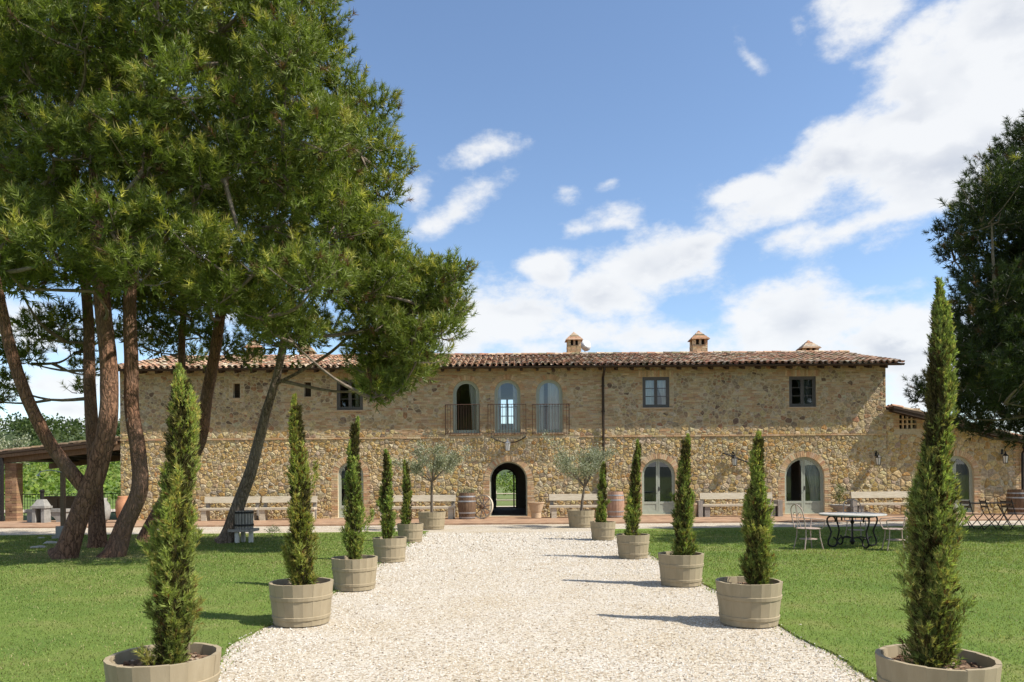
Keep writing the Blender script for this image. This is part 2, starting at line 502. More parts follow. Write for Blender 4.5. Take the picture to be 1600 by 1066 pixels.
def gravel_mat():
    m, nt, b = mat('white gravel')
    v = ngeo(nt)
    vo = nt.nodes.new('ShaderNodeTexVoronoi'); vo.inputs['Scale'].default_value = 52; nt.links.new(v, vo.inputs['Vector'])
    sx = nt.nodes.new('ShaderNodeSeparateColor'); nt.links.new(vo.outputs['Color'], sx.inputs[0])
    c = nramp(nt, sx.outputs[0], [(0, (.15, .12, .085)), (.12, (.36, .305, .23)), (.4, (.47, .42, .345)), (.75, (.53, .49, .425)), (1, (.58, .55, .50))])
    big = nnoise(nt, .9, 5, .6, v)
    tint = nramp(nt, big.outputs['Fac'], [(.35, (.92, .88, .80)), (.65, (1, 1, 1))])
    gap = nramp(nt, vo.outputs['Distance'], [(.45, (1, 1, 1)), (.95, (.68, .62, .54))])
    nt.links.new(nmix(nt, 1, nmix(nt, 1, c, tint, 'MULTIPLY'), gap, 'MULTIPLY'), b.inputs['Base Color'])
    b.inputs['Roughness'].default_value = .9; b.inputs['Specular IOR Level'].default_value = .15
    inv = nramp(nt, vo.outputs['Distance'], [(0, (1, 1, 1)), (.9, (0, 0, 0))])
    nbump(nt, b, inv, .55, .012)
    return m


def lawn_mat():
    m, nt, b = mat('lawn turf')
    v = ngeo(nt)
    n = nnoise(nt, .8, 5, .6, v); n2 = nnoise(nt, 42, 4, .7, v)
    a = nramp(nt, n.outputs['Fac'], [(.3, (.105, .17, .038)), (.52, (.14, .20, .046)), (.72, (.215, .225, .08))])
    k = nramp(nt, n2.outputs['Fac'], [(.3, (.55, .6, .5)), (.7, (1.3, 1.25, 1.2))])
    nt.links.new(nmix(nt, 1, a, k, 'MULTIPLY'), b.inputs['Base Color'])
    b.inputs['Roughness'].default_value = .95; b.inputs['Specular IOR Level'].default_value = .1
    nbump(nt, b, n2.outputs['Fac'], .8, .03)
    return m


def terrace_mat():
    m, nt, b = mat('terracotta paving')
    v = ngeo(nt)
    br = nt.nodes.new('ShaderNodeTexBrick'); nt.links.new(v, br.inputs['Vector'])
    br.inputs['Scale'].default_value = 1.0; br.inputs['Brick Width'].default_value = .28; br.inputs['Row Height'].default_value = .14; br.inputs['Mortar Size'].default_value = .008
    br.inputs['Color1'].default_value = (.31, .18, .11, 1); br.inputs['Color2'].default_value = (.38, .255, .165, 1); br.inputs['Mortar'].default_value = (.34, .24, .15, 1)
    n = nnoise(nt, 2.2, 5, .6, v)
    nt.links.new(nmix(nt, 1, br.outputs['Color'], nramp(nt, n.outputs['Fac'], [(.3, (.62, .60, .6)), (.7, (1.15, 1.15, 1.15))]), 'MULTIPLY'), b.inputs['Base Color'])
    b.inputs['Roughness'].default_value = .85
    nbump(nt, b, br.outputs['Fac'], -.4, .006)
    return m


M['gravel'] = gravel_mat(); M['lawn'] = lawn_mat(); M['terrace'] = terrace_mat(); M['ground'] = ground_mat()

sheet('ground', [(-6000, -6000), (6000, -6000), (6000, 6000), (-6000, 6000)], -.04, M['ground'])
sheet('gravel_path', [(-60, -8), (60, -8), (60, TERR_Y + .3), (-60, TERR_Y + .3)], 0.0, M['gravel'])


def edge_x(y, side):
    """ragged edge between gravel and lawn"""
    base = -2.55 if side < 0 else 2.83
    if side < 0: base += -.18 * math.exp(-((y - 7.2) / 1.2) ** 2) + .14 * math.exp(-((y - 5.5) / .9) ** 2)
    return base + .06 * mnoise.noise(Vector((y * 1.3, side * 7, 0))) + .03 * mnoise.noise(Vector((y * 6, side * 3, 2)))


for side in (-1, 1):
    ys = np.arange(-8, LAWN_Y1, .12)
    poly = [(edge_x(y, side), y) for y in ys]
    far = []
    x_end = 60 * side
    x = edge_x(LAWN_Y1, side)
    for k in range(60):
        t = k / 59
        xx = x + (x_end - x) * t
        far.append((xx, LAWN_Y1 + (-.5 if side < 0 else .35) * min(1, abs(xx) / 8) + .05 * mnoise.noise(Vector((xx * 2, 5, 1)))))
    poly = poly + far + [(x_end, -8)]
    if side > 0: poly = poly[::-1]
    mb = MB(); n = len(poly)
    mb.add([(a, b, .018) for a, b in poly] + [(a, b, -.01) for a, b in poly], [tuple(range(n))] + [(i + n, (i + 1) % n + n, (i + 1) % n, i) for i in range(n)])
    o = mb.build('lawn', M['lawn']); tag(o, kind='structure')

mb = MB(); mb.box((-60, TERR_Y, -.03), (60, Y0 + .2, .05))
tag(mb.build('terrace', M['terrace']), kind='structure')

# ------------------------------------------------------------------ the farmhouse
HXL, HXR = FX(188, 690), FX(1384, 620)
HD = 8.6                                        # depth of the house
EAVE_OV = .49
RIDGE_Y = Y0 + HD / 2
EAVE_Z = P(880, 571.5, Y0 - EAVE_OV).z            # underside of the tiles at the eave
RIDGE_Z = P(880, 556.5, RIDGE_Y).z
SLOPE = (RIDGE_Z - EAVE_Z) / (RIDGE_Y - (Y0 - EAVE_OV))


def roof_z(y):
    d = abs(y - RIDGE_Y)
    return RIDGE_Z - d * SLOPE


WALL_TOP = roof_z(Y0) - .10
BAND_Z = FZ(880, 682.5)

house = thing('farmhouse', 'long two storey stone farmhouse with terracotta tile roof', 'house', (0, Y0, 0))


def wpar(o, parent):
    o.parent = parent
    o.matrix_parent_inverse = Matrix.Translation(parent.location).inverted()
    return o


class Opening:
    def __init__(s, px0, px1, pt, pb, arch, Y=Y0):
        pm = (px0 + px1) / 2
        s.x0 = P(px0, (pt + pb) / 2, Y).x; s.x1 = P(px1, (pt + pb) / 2, Y).x
        s.z1 = P(pm, pt, Y).z; s.z0 = P(pm, pb, Y).z; s.arch = arch
        s.r = (s.x1 - s.x0) / 2; s.cx = (s.x0 + s.x1) / 2
        s.zs = s.z1 - s.r if arch else s.z1

    def outline(s, g=0.0, n=14, zb=None):
        z0 = s.z0 + g if zb is None else zb
        pts = [(s.x0 + g, z0), (s.x1 - g, z0)]
        if not s.arch: return pts + [(s.x1 - g, s.z1 - g), (s.x0 + g, s.z1 - g)]
        r = s.r - g
        return pts + [(s.cx + r * math.cos(math.pi * k / n), s.zs + r * math.sin(math.pi * k / n)) for k in range(n + 1)]

    def span(s, z, g=0.0):
        """x-range of the opening at height z, widened by g"""
        if z < s.z0 - g or z > s.z1 + g: return None
        if not s.arch or z <= s.zs: return (s.x0 - g, s.x1 + g)
        h = (s.r + g) ** 2 - (z - s.zs) ** 2
        if h <= 0: return None
        h = math.sqrt(h); return (s.cx - h, s.cx + h)

    def inside(s, x, z, g=0.0):
        sp = s.span(z, g)
        return sp is not None and sp[0] < x < sp[1]


door_l = Opening(528, 568, 722, 812, True)
passage = Opening(765, 824, 721, 808, True)
door_m = Opening(1003, 1055, 717, 804, True)
door_r = Opening(1226, 1288, 714, 803, True)
awin = [Opening(708, 749, 594, 677, True), Opening(773, 813, 593, 676.5, True), Opening(838, 879, 592.5, 676, True)]
rwin = [Opening(526, 567, 593, 641, False), Opening(1004, 1046, 589, 637, False), Opening(1233, 1275, 588, 636, False)]
slits = [Opening(290, 301, 600, 622, False), Opening(364, 375, 599, 622, False), Opening(475, 486, 597, 620, False)]
for o_ in (door_l, passage, door_m, door_r): o_.z0 = max(o_.z0, .05)
openings = [door_l, passage, door_m, door_r] + awin + rwin + slits


def plate(outer, holes, y_front, thick):
    """wall plate in the xz plane with holes -> mesh in world space"""
    cu = bpy.data.curves.new('plate', 'CURVE'); cu.dimensions = '2D'; cu.fill_mode = 'BOTH'; cu.extrude = thick / 2
    for pts in [outer] + holes:
        sp = cu.splines.new('POLY'); sp.points.add(len(pts) - 1); sp.use_cyclic_u = True
        for q, (x, z) in zip(sp.points, pts): q.co = (x, z, 0, 1)
    ob = bpy.data.objects.new('plate', cu)
    me = bpy.data.meshes.new_from_object(ob)
    bpy.data.objects.remove(ob); bpy.data.curves.remove(cu)
    for v in me.vertices:
        x, z, t = v.co
        v.co = (x, y_front + thick / 2 - t, z)
    me.update()
    return me


WT = .46
me = plate([(HXL, -.05), (HXR, -.05), (HXR, WALL_TOP), (HXL, WALL_TOP)], [o.outline() for o in openings], Y0, WT)
me.materials.append(M['mortar'])
wall = wpar(link('wall', me), house)

# ---- stones
rs = random.Random(11)
PAL_LOW = [((.43, .315, .145), 4), ((.48, .37, .20), 5), ((.39, .265, .11), 3.4), ((.50, .41, .26), 3.2), ((.36, .275, .165), 2), ((.33, .265, .19), .8), ((.42, .25, .10), 1.0), ((.46, .385, .27), 1.8)]
PAL_UP = [((.41, .31, .18), 4.5), ((.36, .27, .16), 4), ((.31, .245, .17), 2.4), ((.43, .36, .26), 2.8), ((.25, .18, .125), 1.3), ((.33, .19, .11), 1.2), ((.45, .355, .205), 3), ((.17, .12, .085), .6)]
PAL_BRICK = [((.41, .285, .165), 4), ((.44, .325, .20), 4), ((.38, .24, .14), 2), ((.48, .375, .245), 2.2), ((.33, .23, .145), 1.4), ((.42, .34, .235), 1.6)]
PAL_SUR = [((.45, .30, .175), 4), ((.50, .36, .22), 4), ((.42, .25, .14), 2), ((.52, .41, .27), 2)]


def pick(pal, r):
    t = r.uniform(0, sum(w for _, w in pal))
    for c, w in pal:
        t -= w
        if t <= 0: break
    k = r.uniform(1.02, 1.28)
    return tuple(min(.8, x * k * q * r.uniform(.95, 1.05)) for x, q in zip(c, (1.01, 1.0, .97)))


def clip(poly, nx, nz, d):
    """keep the side nx*x+nz*z <= d"""
    out = []
    n = len(poly)
    for i in range(n):
        a = poly[i]; b = poly[(i + 1) % n]
        da = nx * a[0] + nz * a[1] - d; db = nx * b[0] + nz * b[1] - d
        if da <= 0: out.append(a)
        if (da < 0 < db) or (db < 0 < da):
            t = da / (da - db); out.append((a[0] + (b[0] - a[0]) * t, a[1] + (b[1] - a[1]) * t))
    return out


def area_c(poly):
    A = cx = cz = 0
    for i in range(len(poly)):
        x0, z0 = poly[i]; x1, z1 = poly[(i + 1) % len(poly)]
        k = x0 * z1 - x1 * z0; A += k; cx += (x0 + x1) * k; cz += (z0 + z1) * k
    A /= 2
    if abs(A) < 1e-7: return 0, poly[0] if poly else (0, 0)
    return A, (cx / (6 * A), cz / (6 * A))


def voronoi(sites, box, R_=.9):
    x0, z0, x1, z1 = box
    grid = {}
    for i, (x, z) in enumerate(sites): grid.setdefault((int(x // R_), int(z // R_)), []).append(i)
    cells = []
    for i, (x, z) in enumerate(sites):
        poly = [(max(x0, x - R_), max(z0, z - R_)), (min(x1, x + R_), max(z0, z - R_)), (min(x1, x + R_), min(z1, z + R_)), (max(x0, x - R_), min(z1, z + R_))]
        gx, gz = int(x // R_), int(z // R_)
        nb = [j for a in (-1, 0, 1) for b in (-1, 0, 1) for j in grid.get((gx + a, gz + b), []) if j != i]
        nb.sort(key=lambda j: (sites[j][0] - x) ** 2 + (sites[j][1] - z) ** 2)
        for j in nb[:18]:
            ax, az = sites[j]
            nx, nz = ax - x, az - z
            poly = clip(poly, nx, nz, (ax * ax + az * az - x * x - z * z) / 2)
            if len(poly) < 3: break
        cells.append(poly)
    return cells


def fit(poly, ops, g):
    """trim a stone to the edge of openings (with surround g); None when it lies in one"""
    for o in ops:
        A, c = area_c(poly)
        if A == 0: return None
        if o.inside(c[0], c[1], g): return None
        if not any(o.inside(x, z, g) for x, z in poly): continue
        if o.arch and c[1] > o.zs:
            nx, nz = c[0] - o.cx, c[1] - o.zs; l = math.hypot(nx, nz); nx /= l; nz /= l
            poly = clip(poly, -nx, -nz, -(nx * (o.cx + nx * (o.r + g)) + nz * (o.zs + nz * (o.r + g))))
        else:
            ds = [(o.x0 - g - c[0], 0), (c[0] - o.x1 - g, 1), (c[1] - o.z1 - g, 2), (o.z0 - g - c[1], 3)]
            k = max(ds)[1]
            if k == 0: poly = clip(poly, 1, 0, o.x0 - g)
            elif k == 1: poly = clip(poly, -1, 0, -(o.x1 + g))
            elif k == 2: poly = clip(poly, 0, -1, -(o.z1 + g))
            else: poly = clip(poly, 0, 1, o.z0 - g)
        if len(poly) < 3: return None
    return poly


def stone_geo(poly, h, r, gap=.010, y=Y0):
    """faceted stone face standing h proud of the wall; returns verts, faces"""
    A, c = area_c(poly)
    size = math.sqrt(abs(A))
    k = max(.6, 1 - gap / (size * .5))
    pts = [(c[0] + (x - c[0]) * k, c[1] + (z - c[1]) * k) for x, z in poly]
    ch = []
    for i in range(len(pts)):
        a = pts[i]; b = pts[(i + 1) % len(pts)]
        l = math.hypot(a[0] - b[0], a[1] - b[1])
        q = r.uniform(.10, .24)
        ch.append((a[0] + (b[0] - a[0]) * q, a[1] + (b[1] - a[1]) * q))
        if l > size * .35:
            ch.append(((a[0] + b[0]) / 2 + r.uniform(-.05, .04) * size * (b[1] - a[1]) / l, (a[1] + b[1]) / 2 - r.uniform(-.05, .04) * size * (b[0] - a[0]) / l))
            ch.append((b[0] + (a[0] - b[0]) * q, b[1] + (a[1] - b[1]) * q))
    pts = ch; n = len(pts)
    tx, tz = r.uniform(-.8, .8), r.uniform(-.8, .8)
    verts = []
    for (s, d, j) in ((1.0, -.012, 0), (.95, .60, .16), (.66, 1.0, .22)):
        for (x, z) in pts:
            dx, dz = (x - c[0]) * s, (z - c[1]) * s
            hh = d if d < 0 else h * (d + r.uniform(-j, j) + (tx * dx + tz * dz) / size)
            verts.append((c[0] + dx, y - hh if d > 0 else y + .012, c[1] + dz))
    faces = []
    for ring in (0, 1):
        for i in range(n):
            a = ring * n + i; b = ring * n + (i + 1) % n
            faces.append((a, b, b + n, a + n))
    faces.append(tuple(2 * n + i for i in range(n)))
    return verts, faces, c, abs(A)


def rubble_sites(x0, z0, x1, z1, r, hmin=.085, hmax=.20, wk=(.9, 2.7)):
    sites = []
    z = z0
    while z < z1:
        h = r.uniform(hmin, hmax); x = x0 - r.uniform(0, .3)
        while x < x1:
            w = h * r.uniform(*wk)
            if r.random() < .34:    # two small ones on top of each other
                sites.append((x + w * .3, z + h * .25 + r.uniform(-.03, .03))); sites.append((x + w * .35, z + h * .8 + r.uniform(-.03, .03))); x += w * .7
            else:
                sites.append((x + w / 2 + r.uniform(-.06, .06), z + h / 2 + r.uniform(-.26, .26) * h)); x += w
        z += h
    return sites


def lay_stones(polys, pal, parent, n_single, r, hmin=.012, hmax=.04, gap=.010):
    geos = []
    for p in polys:
        A, c = area_c(p)
        if abs(A) < .004: continue
        if A < 0: p = p[::-1]
        geos.append((*stone_geo(p, r.uniform(hmin, hmax) * min(1.3, .6 + math.sqrt(abs(A))), r, gap), pick(pal if not callable(pal) else pal(c), r)))
    geos.sort(key=lambda g: -g[3])
    for v, f, c, A, col in geos[:n_single]:
        mb = MB(); mb.add([(x - c[0], y - Y0, z - c[1]) for x, y, z in v], f, col)
        mb.build('stone', M['stone'], parent, loc=(c[0], Y0, c[1]))
    return geos[n_single:]


low_z1 = BAND_Z - .03
sites = rubble_sites(HXL, 0, HXR, low_z1, rs)
cells = voronoi(sites, (HXL, .02, HXR, low_z1))
polys = [q for q in (fit(p, openings[:4], .23) for p in cells if len(p) >= 3) if q]
rest = lay_stones(polys, PAL_LOW, wall, 180, rs, .010, .044)

# upper storey: patches of small rubble among brick courses
cells = voronoi(rubble_sites(HXL, BAND_Z + .03, HXR, WALL_TOP - .02, rs, .085, .20, (.9, 2.8)), (HXL, BAND_Z + .03, HXR, WALL_TOP - .02), .7)
GRES = .025
occ = set()
polys = []
for p in cells:
    if len(p) < 3: continue
    A, c = area_c(p)
    if A == 0: continue
    px = 800 + c[0] * S0
    dn = 1.0 if px < 440 else (.44 if px < 690 else (.22 if px < 960 else (.78 if c[1] < 4.7 else .60)))
    if c[1] < BAND_Z + .32: dn = max(dn, .85)
    if c[1] > WALL_TOP - .32: dn *= .4
    nn = .5 + .9 * mnoise.noise(Vector((c[0] * .9, c[1] * 1.6, 7.0))) + rs.uniform(-.2, .2)
    if nn > dn: continue
    p = fit(p, openings, .16)
    if not p or abs(area_c(p)[0]) < .004: continue
    polys.append(p)
    xs_ = [q[0] for q in p]; zs_ = [q[1] for q in p]
    for i in range(int(min(xs_) / GRES), int(max(xs_) / GRES) + 1):
        for j in range(int(min(zs_) / GRES), int(max(zs_) / GRES) + 1):
            x, z = i * GRES, j * GRES; cin = False
            for k in range(len(p)):
                x0, z0 = p[k]; x1, z1 = p[k - 1]
                if (z0 > z) != (z1 > z) and x < (x1 - x0) * (z - z0) / (z1 - z0) + x0: cin = not cin
            if cin: occ.add((i, j))


def pal_up(c):
    return PAL_LOW if (c[1] < BAND_Z + .35 and rs.random() < .7) else PAL_UP


rest += lay_stones(polys, pal_up, wall, 120, rs, .008, .03, .008)
mb = MB()
for v, f, c, A, col in rest: mb.add(v, f, col)
o = mb.build('rubble_stones', M['stone'], wall); tag(o, kind='stuff')

# brick courses
mb = MB()
z = BAND_Z + .05
BH = .068
while z < WALL_TOP - .04:
    x = HXL + rs.uniform(-.25, 0)
    wob = rs.uniform(-.006, .006)
    while x < HXR:
        w = rs.choice((.27, .27, .25, .13, .2)) * rs.uniform(.9, 1.1)
        xa, xb = max(HXL, x), min(HXR, x + w - .013)
        x += w
        zc = z + BH / 2
        if xb - xa < .05: continue
        jj = int(round(zc / GRES))
        hit = [(int(round((xa + (xb - xa) * t) / GRES)), jj) in occ for t in (.08, .35, .65, .92)]
        if sum(hit) >= 2: continue
        if hit[0]: xa += (xb - xa) * .3
        if hit[3]: xb -= (xb - xa) * .3
        bad = False
        for o in openings:
            sp = o.span(zc, .045) if o in slits else o.span(zc, .012 if not o.arch else .02)
            if sp is None: continue
            if xa >= sp[0] and xb <= sp[1]: bad = True
            elif xa < sp[0] < xb: xb = sp[0]
            elif xa < sp[1] < xb: xa = sp[1]
        if bad or xb - xa < .03: continue
        d = rs.uniform(.004, .018)
        if rs.random() < .03: continue
        mb.box((xa, Y0 - d, z + wob + rs.uniform(-.004, .004)), (xb, Y0 + .01, z + BH - .012 + wob), pick(PAL_BRICK, rs))
    z += BH
# string course of thin bricks
x = HXL
while x < HXR:
    w = rs.uniform(.26, .31); px = 800 + x * S0
    if not (690 < px < 905) or rs.random() < .0:
        mb.box((x, Y0 - .036 - rs.uniform(0, .012), BAND_Z - .028 + rs.uniform(-.006, .006)), (min(HXR, x + w - .01), Y0 + .01, BAND_Z + .028), pick(PAL_SUR, rs))
    x += w
o = mb.build('brick_courses', M['brick'], wall); tag(o, kind='stuff')


def surround(op, r, w=.22, y=Y0, jamb=True):
    mb = MB()
    if op.arch:
        n = max(9, int(math.pi * (op.r + w / 2) / .078))
        for k in range(n):
            a0 = math.pi * (k + .07) / n; a1 = math.pi * (k + .93) / n
            d = r.uniform(.012, .026); ww = w * r.uniform(.93, 1.03)
            v = []
            for yy in (y - d, y + .02):
                for (rr, aa) in ((op.r + .002, a0), (op.r + .002, a1), (op.r + ww, a1), (op.r + ww, a0)):
                    v.append((op.cx + rr * math.cos(aa), yy, op.zs + rr * math.sin(aa)))
            mb.add(v, [(3, 2, 1, 0), (0, 1, 5, 4), (1, 2, 6, 5), (2, 3, 7, 6), (3, 0, 4, 7)], pick(PAL_SUR, r))
    else:
        n = int((op.x1 - op.x0 + .3) / .075)
        for k in range(n):
            xa = op.x0 - .15 + (op.x1 - op.x0 + .3) * k / n
            mb.box((xa, y - r.uniform(.012, .024), op.z1 + .005), (xa + .064, y + .02, op.z1 + .25), pick(PAL_SUR, r))
    if jamb:
        z = max(op.z0, .05); k = 0
        top = op.zs if op.arch else op.z1
        while z < top - .02:
            for sgn, xe in ((-1, op.x0), (1, op.x1)):
                lw = (.27, .14)[(k + (sgn > 0)) % 2] * r.uniform(.95, 1.05)
                xa, xb = (xe - lw, xe - .002) if sgn < 0 else (xe + .002, xe + lw)
                mb.box((xa, y - r.uniform(.012, .024), z), (xb, y + .02, min(z + .060, top)), pick(PAL_SUR, r))
                if lw < .2:
                    xa2, xb2 = (xa - .11, xa - .012) if sgn < 0 else (xb + .012, xb + .11)
                    mb.box((xa2, y - r.uniform(.010, .022), z), (xb2, y + .02, min(z + .060, top)), pick(PAL_SUR, r))
            z += .072; k += 1
    return mb


for op in openings[:4]:
    o = surround(op, rs).build('brick_surround', M['brick'], wall); tag(o, kind='stuff')
for op in awin:
    o = surround(op, rs, .2, Y0 - .004, jamb=False).build('brick_surround', M['brick'], wall); tag(o, kind='stuff')
for op in rwin:
    o = surround(op, rs, .2, Y0 - .004, jamb=False).build('brick_surround', M['brick'], wall); tag(o, kind='stuff')

# ---- inner shell of the house: back wall with openings, gables, floors, passage
YB = Y0 + HD
back_pass = Opening(773, 808, 732, 800, True, YB - .4); back_pass.z0 = .06
back_win = Opening(779, 806, 622, 664, False, YB - .4)
me = plate([(HXL, -.05), (HXR, -.05), (HXR, WALL_TOP), (HXL, WALL_TOP)], [back_pass.outline(), back_win.outline()], YB - .4, .4)
me.materials.append(M['plaster'])
wpar(link('back_wall', me), house)
for x, t in ((HXL, .4), (HXR - .4, .4)):
    mb = MB()
    v = [(Y0 + WT, -.05), (YB - .4, -.05), (YB - .4, WALL_TOP), (RIDGE_Y, RIDGE_Z - .14), (Y0 + WT, WALL_TOP)]
    n = len(v)
    mb.add([(x, a, b) for a, b in v] + [(x + t, a, b) for a, b in v], [tuple(range(n))[::-1], tuple(range(n, 2 * n))] + [(i, (i + 1) % n, (i + 1) % n + n, i + n) for i in range(n)])
    wpar(mb.build('gable_wall', M['mortar']), house)
mb = MB()
mb.box((HXL + .4, Y0 + WT, 3.02), (HXR - .4, YB - .4, 3.2)); mb.box((HXL + .4, Y0 + WT, 5.62), (HXR - .4, YB - .4, 5.75)); mb.box((HXL + .4, Y0 + WT, -.03), (HXR - .4, YB - .4, .045))
wpar(mb.build('floor_slabs', M['plaster']), house)
mb = MB()
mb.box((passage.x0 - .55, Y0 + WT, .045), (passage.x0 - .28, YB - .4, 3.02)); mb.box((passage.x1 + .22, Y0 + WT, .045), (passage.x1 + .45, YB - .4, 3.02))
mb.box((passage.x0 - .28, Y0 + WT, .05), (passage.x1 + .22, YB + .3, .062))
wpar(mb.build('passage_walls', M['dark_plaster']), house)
mb = MB()
for x in (FX(640), FX(758), FX(827), FX(930), FX(1130)):
    mb.box((x, Y0 + WT, 3.2), (x + .15, YB - .4, 5.62))
for x in (FX(450), FX(620), FX(950), FX(1120), FX(1350)):
    mb.box((x, Y0 + WT, .05), (x + .15, YB - .4, 3.02))
mb.box((HXL + .4, Y0 + 4.2, .05), (passage.x0 - .57, Y0 + 4.3, 3.02)); mb.box((passage.x1 + .46, Y0 + 4.2, .05), (HXR - .4, Y0 + 4.3, 3.02))
mb.box((HXL + .4, Y0 + 4.2, 3.2), (FX(757), Y0 + 4.3, 5.6)); mb.box((FX(828) + .15, Y0 + 4.2, 3.2), (HXR - .4, Y0 + 4.3, 5.6))
wpar(mb.build('partition_walls', M['plaster']), house)


def ring_frame(mb, op, w, y0, y1, g=0.0, n=14, zb=None):
    """frame of width w following the opening's outline"""
    a = op.outline(g, n, zb); 
    inner = []
    o2 = op.outline(g + w, n, (op.z0 + g + w) if zb is None else zb + w)
    k = len(a)
    v = [(x, y0, z) for x, z in a] + [(x, y0, z) for x, z in o2] + [(x, y1, z) for x, z in a] + [(x, y1, z) for x, z in o2]
    f = []
    for i in range(k):
        j = (i + 1) % k
        f += [(i, j, k + j, k + i), (k + i, k + j, 3 * k + j, 3 * k + i), (2 * k + j, 2 * k + i, 3 * k + i, 3 * k + j), (j, i, 2 * k + i, 2 * k + j)]
    mb.add(v, f)


def pane_mesh(op, g, y, x0=None, x1=None, zb=None, zt=None):
    """flat pane following the opening, clipped to x0..x1 / zb..zt"""
    poly = op.outline(g, 18)
    if x0 is not None: poly = clip(poly, -1, 0, -x0)
    if x1 is not None: poly = clip(poly, 1, 0, x1)
    if zb is not None: poly = clip(poly, 0, -1, -zb)
    if zt is not None: poly = clip(poly, 0, 1, zt)
    mb = MB(); n = len(poly)
    mb.add([(x, y, z) for x, z in poly], [tuple(range(n))])
    return mb


def curtain(parent, xa, xb, za, zb, y, sweep=0.0, m='curtain', amp=.03, k=5):
    mb = MB(); nu, nv = 40, 12
    v = []
    for j in range(nv + 1):
        t = j / nv; z = zb + (za - zb) * t
        for i in range(nu + 1):
            s = i / nu
            if sweep > 0:   # gathered towards xb lower down
                lo = xa + (xb - xa) * sweep * math.sin(min(1, t * 1.15) * math.pi / 2) ** 1.6
                x = lo + (xb - lo) * s
            elif sweep < 0:
                hi = xb - (xb - xa) * (-sweep) * math.sin(min(1, t * 1.15) * math.pi / 2) ** 1.6
                x = xa + (hi - xa) * s
            else: x = xa + (xb - xa) * s
            v.append((x, y + amp * math.sin(s * k * 6.283 + t) + .012 * math.sin(s * 47), z))
    f = [(j * (nu + 1) + i, j * (nu + 1) + i + 1, (j + 1) * (nu + 1) + i + 1, (j + 1) * (nu + 1) + i) for j in range(nv) for i in range(nu)]
    mb.add(v, f)
    return mb.build('curtain', M[m], parent, smooth=True)


def arched_window(op, k):
    mb = MB(); ring_frame(mb, op, .06, Y0 + .10, Y0 + .17)
    w = wpar(mb.build('window', M['frame_green']), house)
    mb = MB(); ring_frame(mb, op, .065, Y0 + .13, Y0 + .175, .062)
    mb.build('casement', M['frame_green'], w)
    mb = pane_mesh(op, .11, Y0 + .15); mb.build('pane', M['glass'], w)
    mb = MB(); mb.box((op.x0 - .1, Y0 - .05, op.z0 - .06), (op.x1 + .1, Y0 + .12, op.z0 - .002)); mb.build('sill', M['clay'], w)
    if k == 0:
        curtain(w, op.cx + .10, op.x1 - .05, op.z0 + .1, op.z1 - .04, Y0 + .21, .30)
        curtain(w, op.x0 + .05, op.cx - .22, op.z0 + .1, op.z1 - .1, Y0 + .36, -.35, 'brown_wood')
    elif k == 1:
        curtain(w, op.x0 + .03, op.cx - .26, op.z0 + .1, op.z1 - .04, Y0 + .25)
        curtain(w, op.cx + .22, op.x1 - .03, op.z0 + .1, op.z1 - .04, Y0 + .25)
    else:
        curtain(w, op.x0 + .03, op.cx - .2, op.z0 + .1, op.z1 - .04, Y0 + .25)
        curtain(w, op.cx - .05, op.x1 - .03, op.z0 + .1, op.z1 - .04, Y0 + .27)
    return w


for k, op in enumerate(awin): arched_window(op, k)


def rect_window(op, k):
    mb = MB(); ring_frame(mb, op, .07, Y0 + .03, Y0 + .11)
    w = wpar(mb.build('window', M['frame_dark']), house)
    for s in (0, 1):
        xa = op.x0 + .072 if s == 0 else op.cx + .004; xb = op.cx - .004 if s == 0 else op.x1 - .072
        za, zb = op.z0 + .072, op.z1 - .072
        mb = MB(); t = .055
        mb.box((xa, Y0 + .045, za), (xa + t, Y0 + .095, zb)); mb.box((xb - t, Y0 + .045, za), (xb, Y0 + .095, zb))
        mb.box((xa + t, Y0 + .046, za), (xb - t, Y0 + .094, za + t)); mb.box((xa + t, Y0 + .046, zb - t), (xb - t, Y0 + .094, zb))
        for q in (1, 2):
            zz = za + t + (zb - za - 2 * t) * q / 3
            mb.box((xa + t, Y0 + .055, zz - .012), (xb - t, Y0 + .085, zz + .012))
        mb.build('casement', M['frame_dark'], w)
        mb = MB(); mb.add([(xa + t, Y0 + .07, za + t), (xb - t, Y0 + .07, za + t), (xb - t, Y0 + .07, zb - t), (xa + t, Y0 + .07, zb - t)], [(0, 1, 2, 3)]); mb.build('pane', M['glass'], w)
    mb = MB(); mb.box((op.x0 - .1, Y0 - .05, op.z0 - .06), (op.x1 + .1, Y0 + .05, op.z0 - .002)); mb.build('sill', M['clay'], w)
    if k == 1:
        curtain(w, op.x0 + .06, op.cx - .02, op.z0 + .08, op.z1 - .06, Y0 + .2, .1); curtain(w, op.cx + .02, op.x1 - .06, op.z0 + .08, op.z1 - .06, Y0 + .2, .55)
    elif k == 0:
        curtain(w, op.cx + .15, op.x1 - .06, op.z0 + .08, op.cx * 0 + op.z0 + .7, Y0 + .3)
    else:
        curtain(w, op.cx - .1, op.x1 - .06, op.z0 + .08, op.z1 - .06, Y0 + .3, .3, 'concrete')


for k, op in enumerate(rwin): rect_window(op, k)
for op in slits:
    mb = MB(); mb.box((op.x0 + .001, Y0 + .2, op.z0 + .001), (op.x1 - .001, Y0 + .24, op.z1 - .001)); wpar(mb.build('slit_dark_panel', M['soffit']), house)  # dark panel put in for the unlit hollow of the slit
    mb = MB(); mb.box((op.x0 - .045, Y0 - .03, op.z0 - .05), (op.x1 + .045, Y0 + .04, op.z0 - .002)); wpar(mb.build('slit_sill', M['clay']), house)


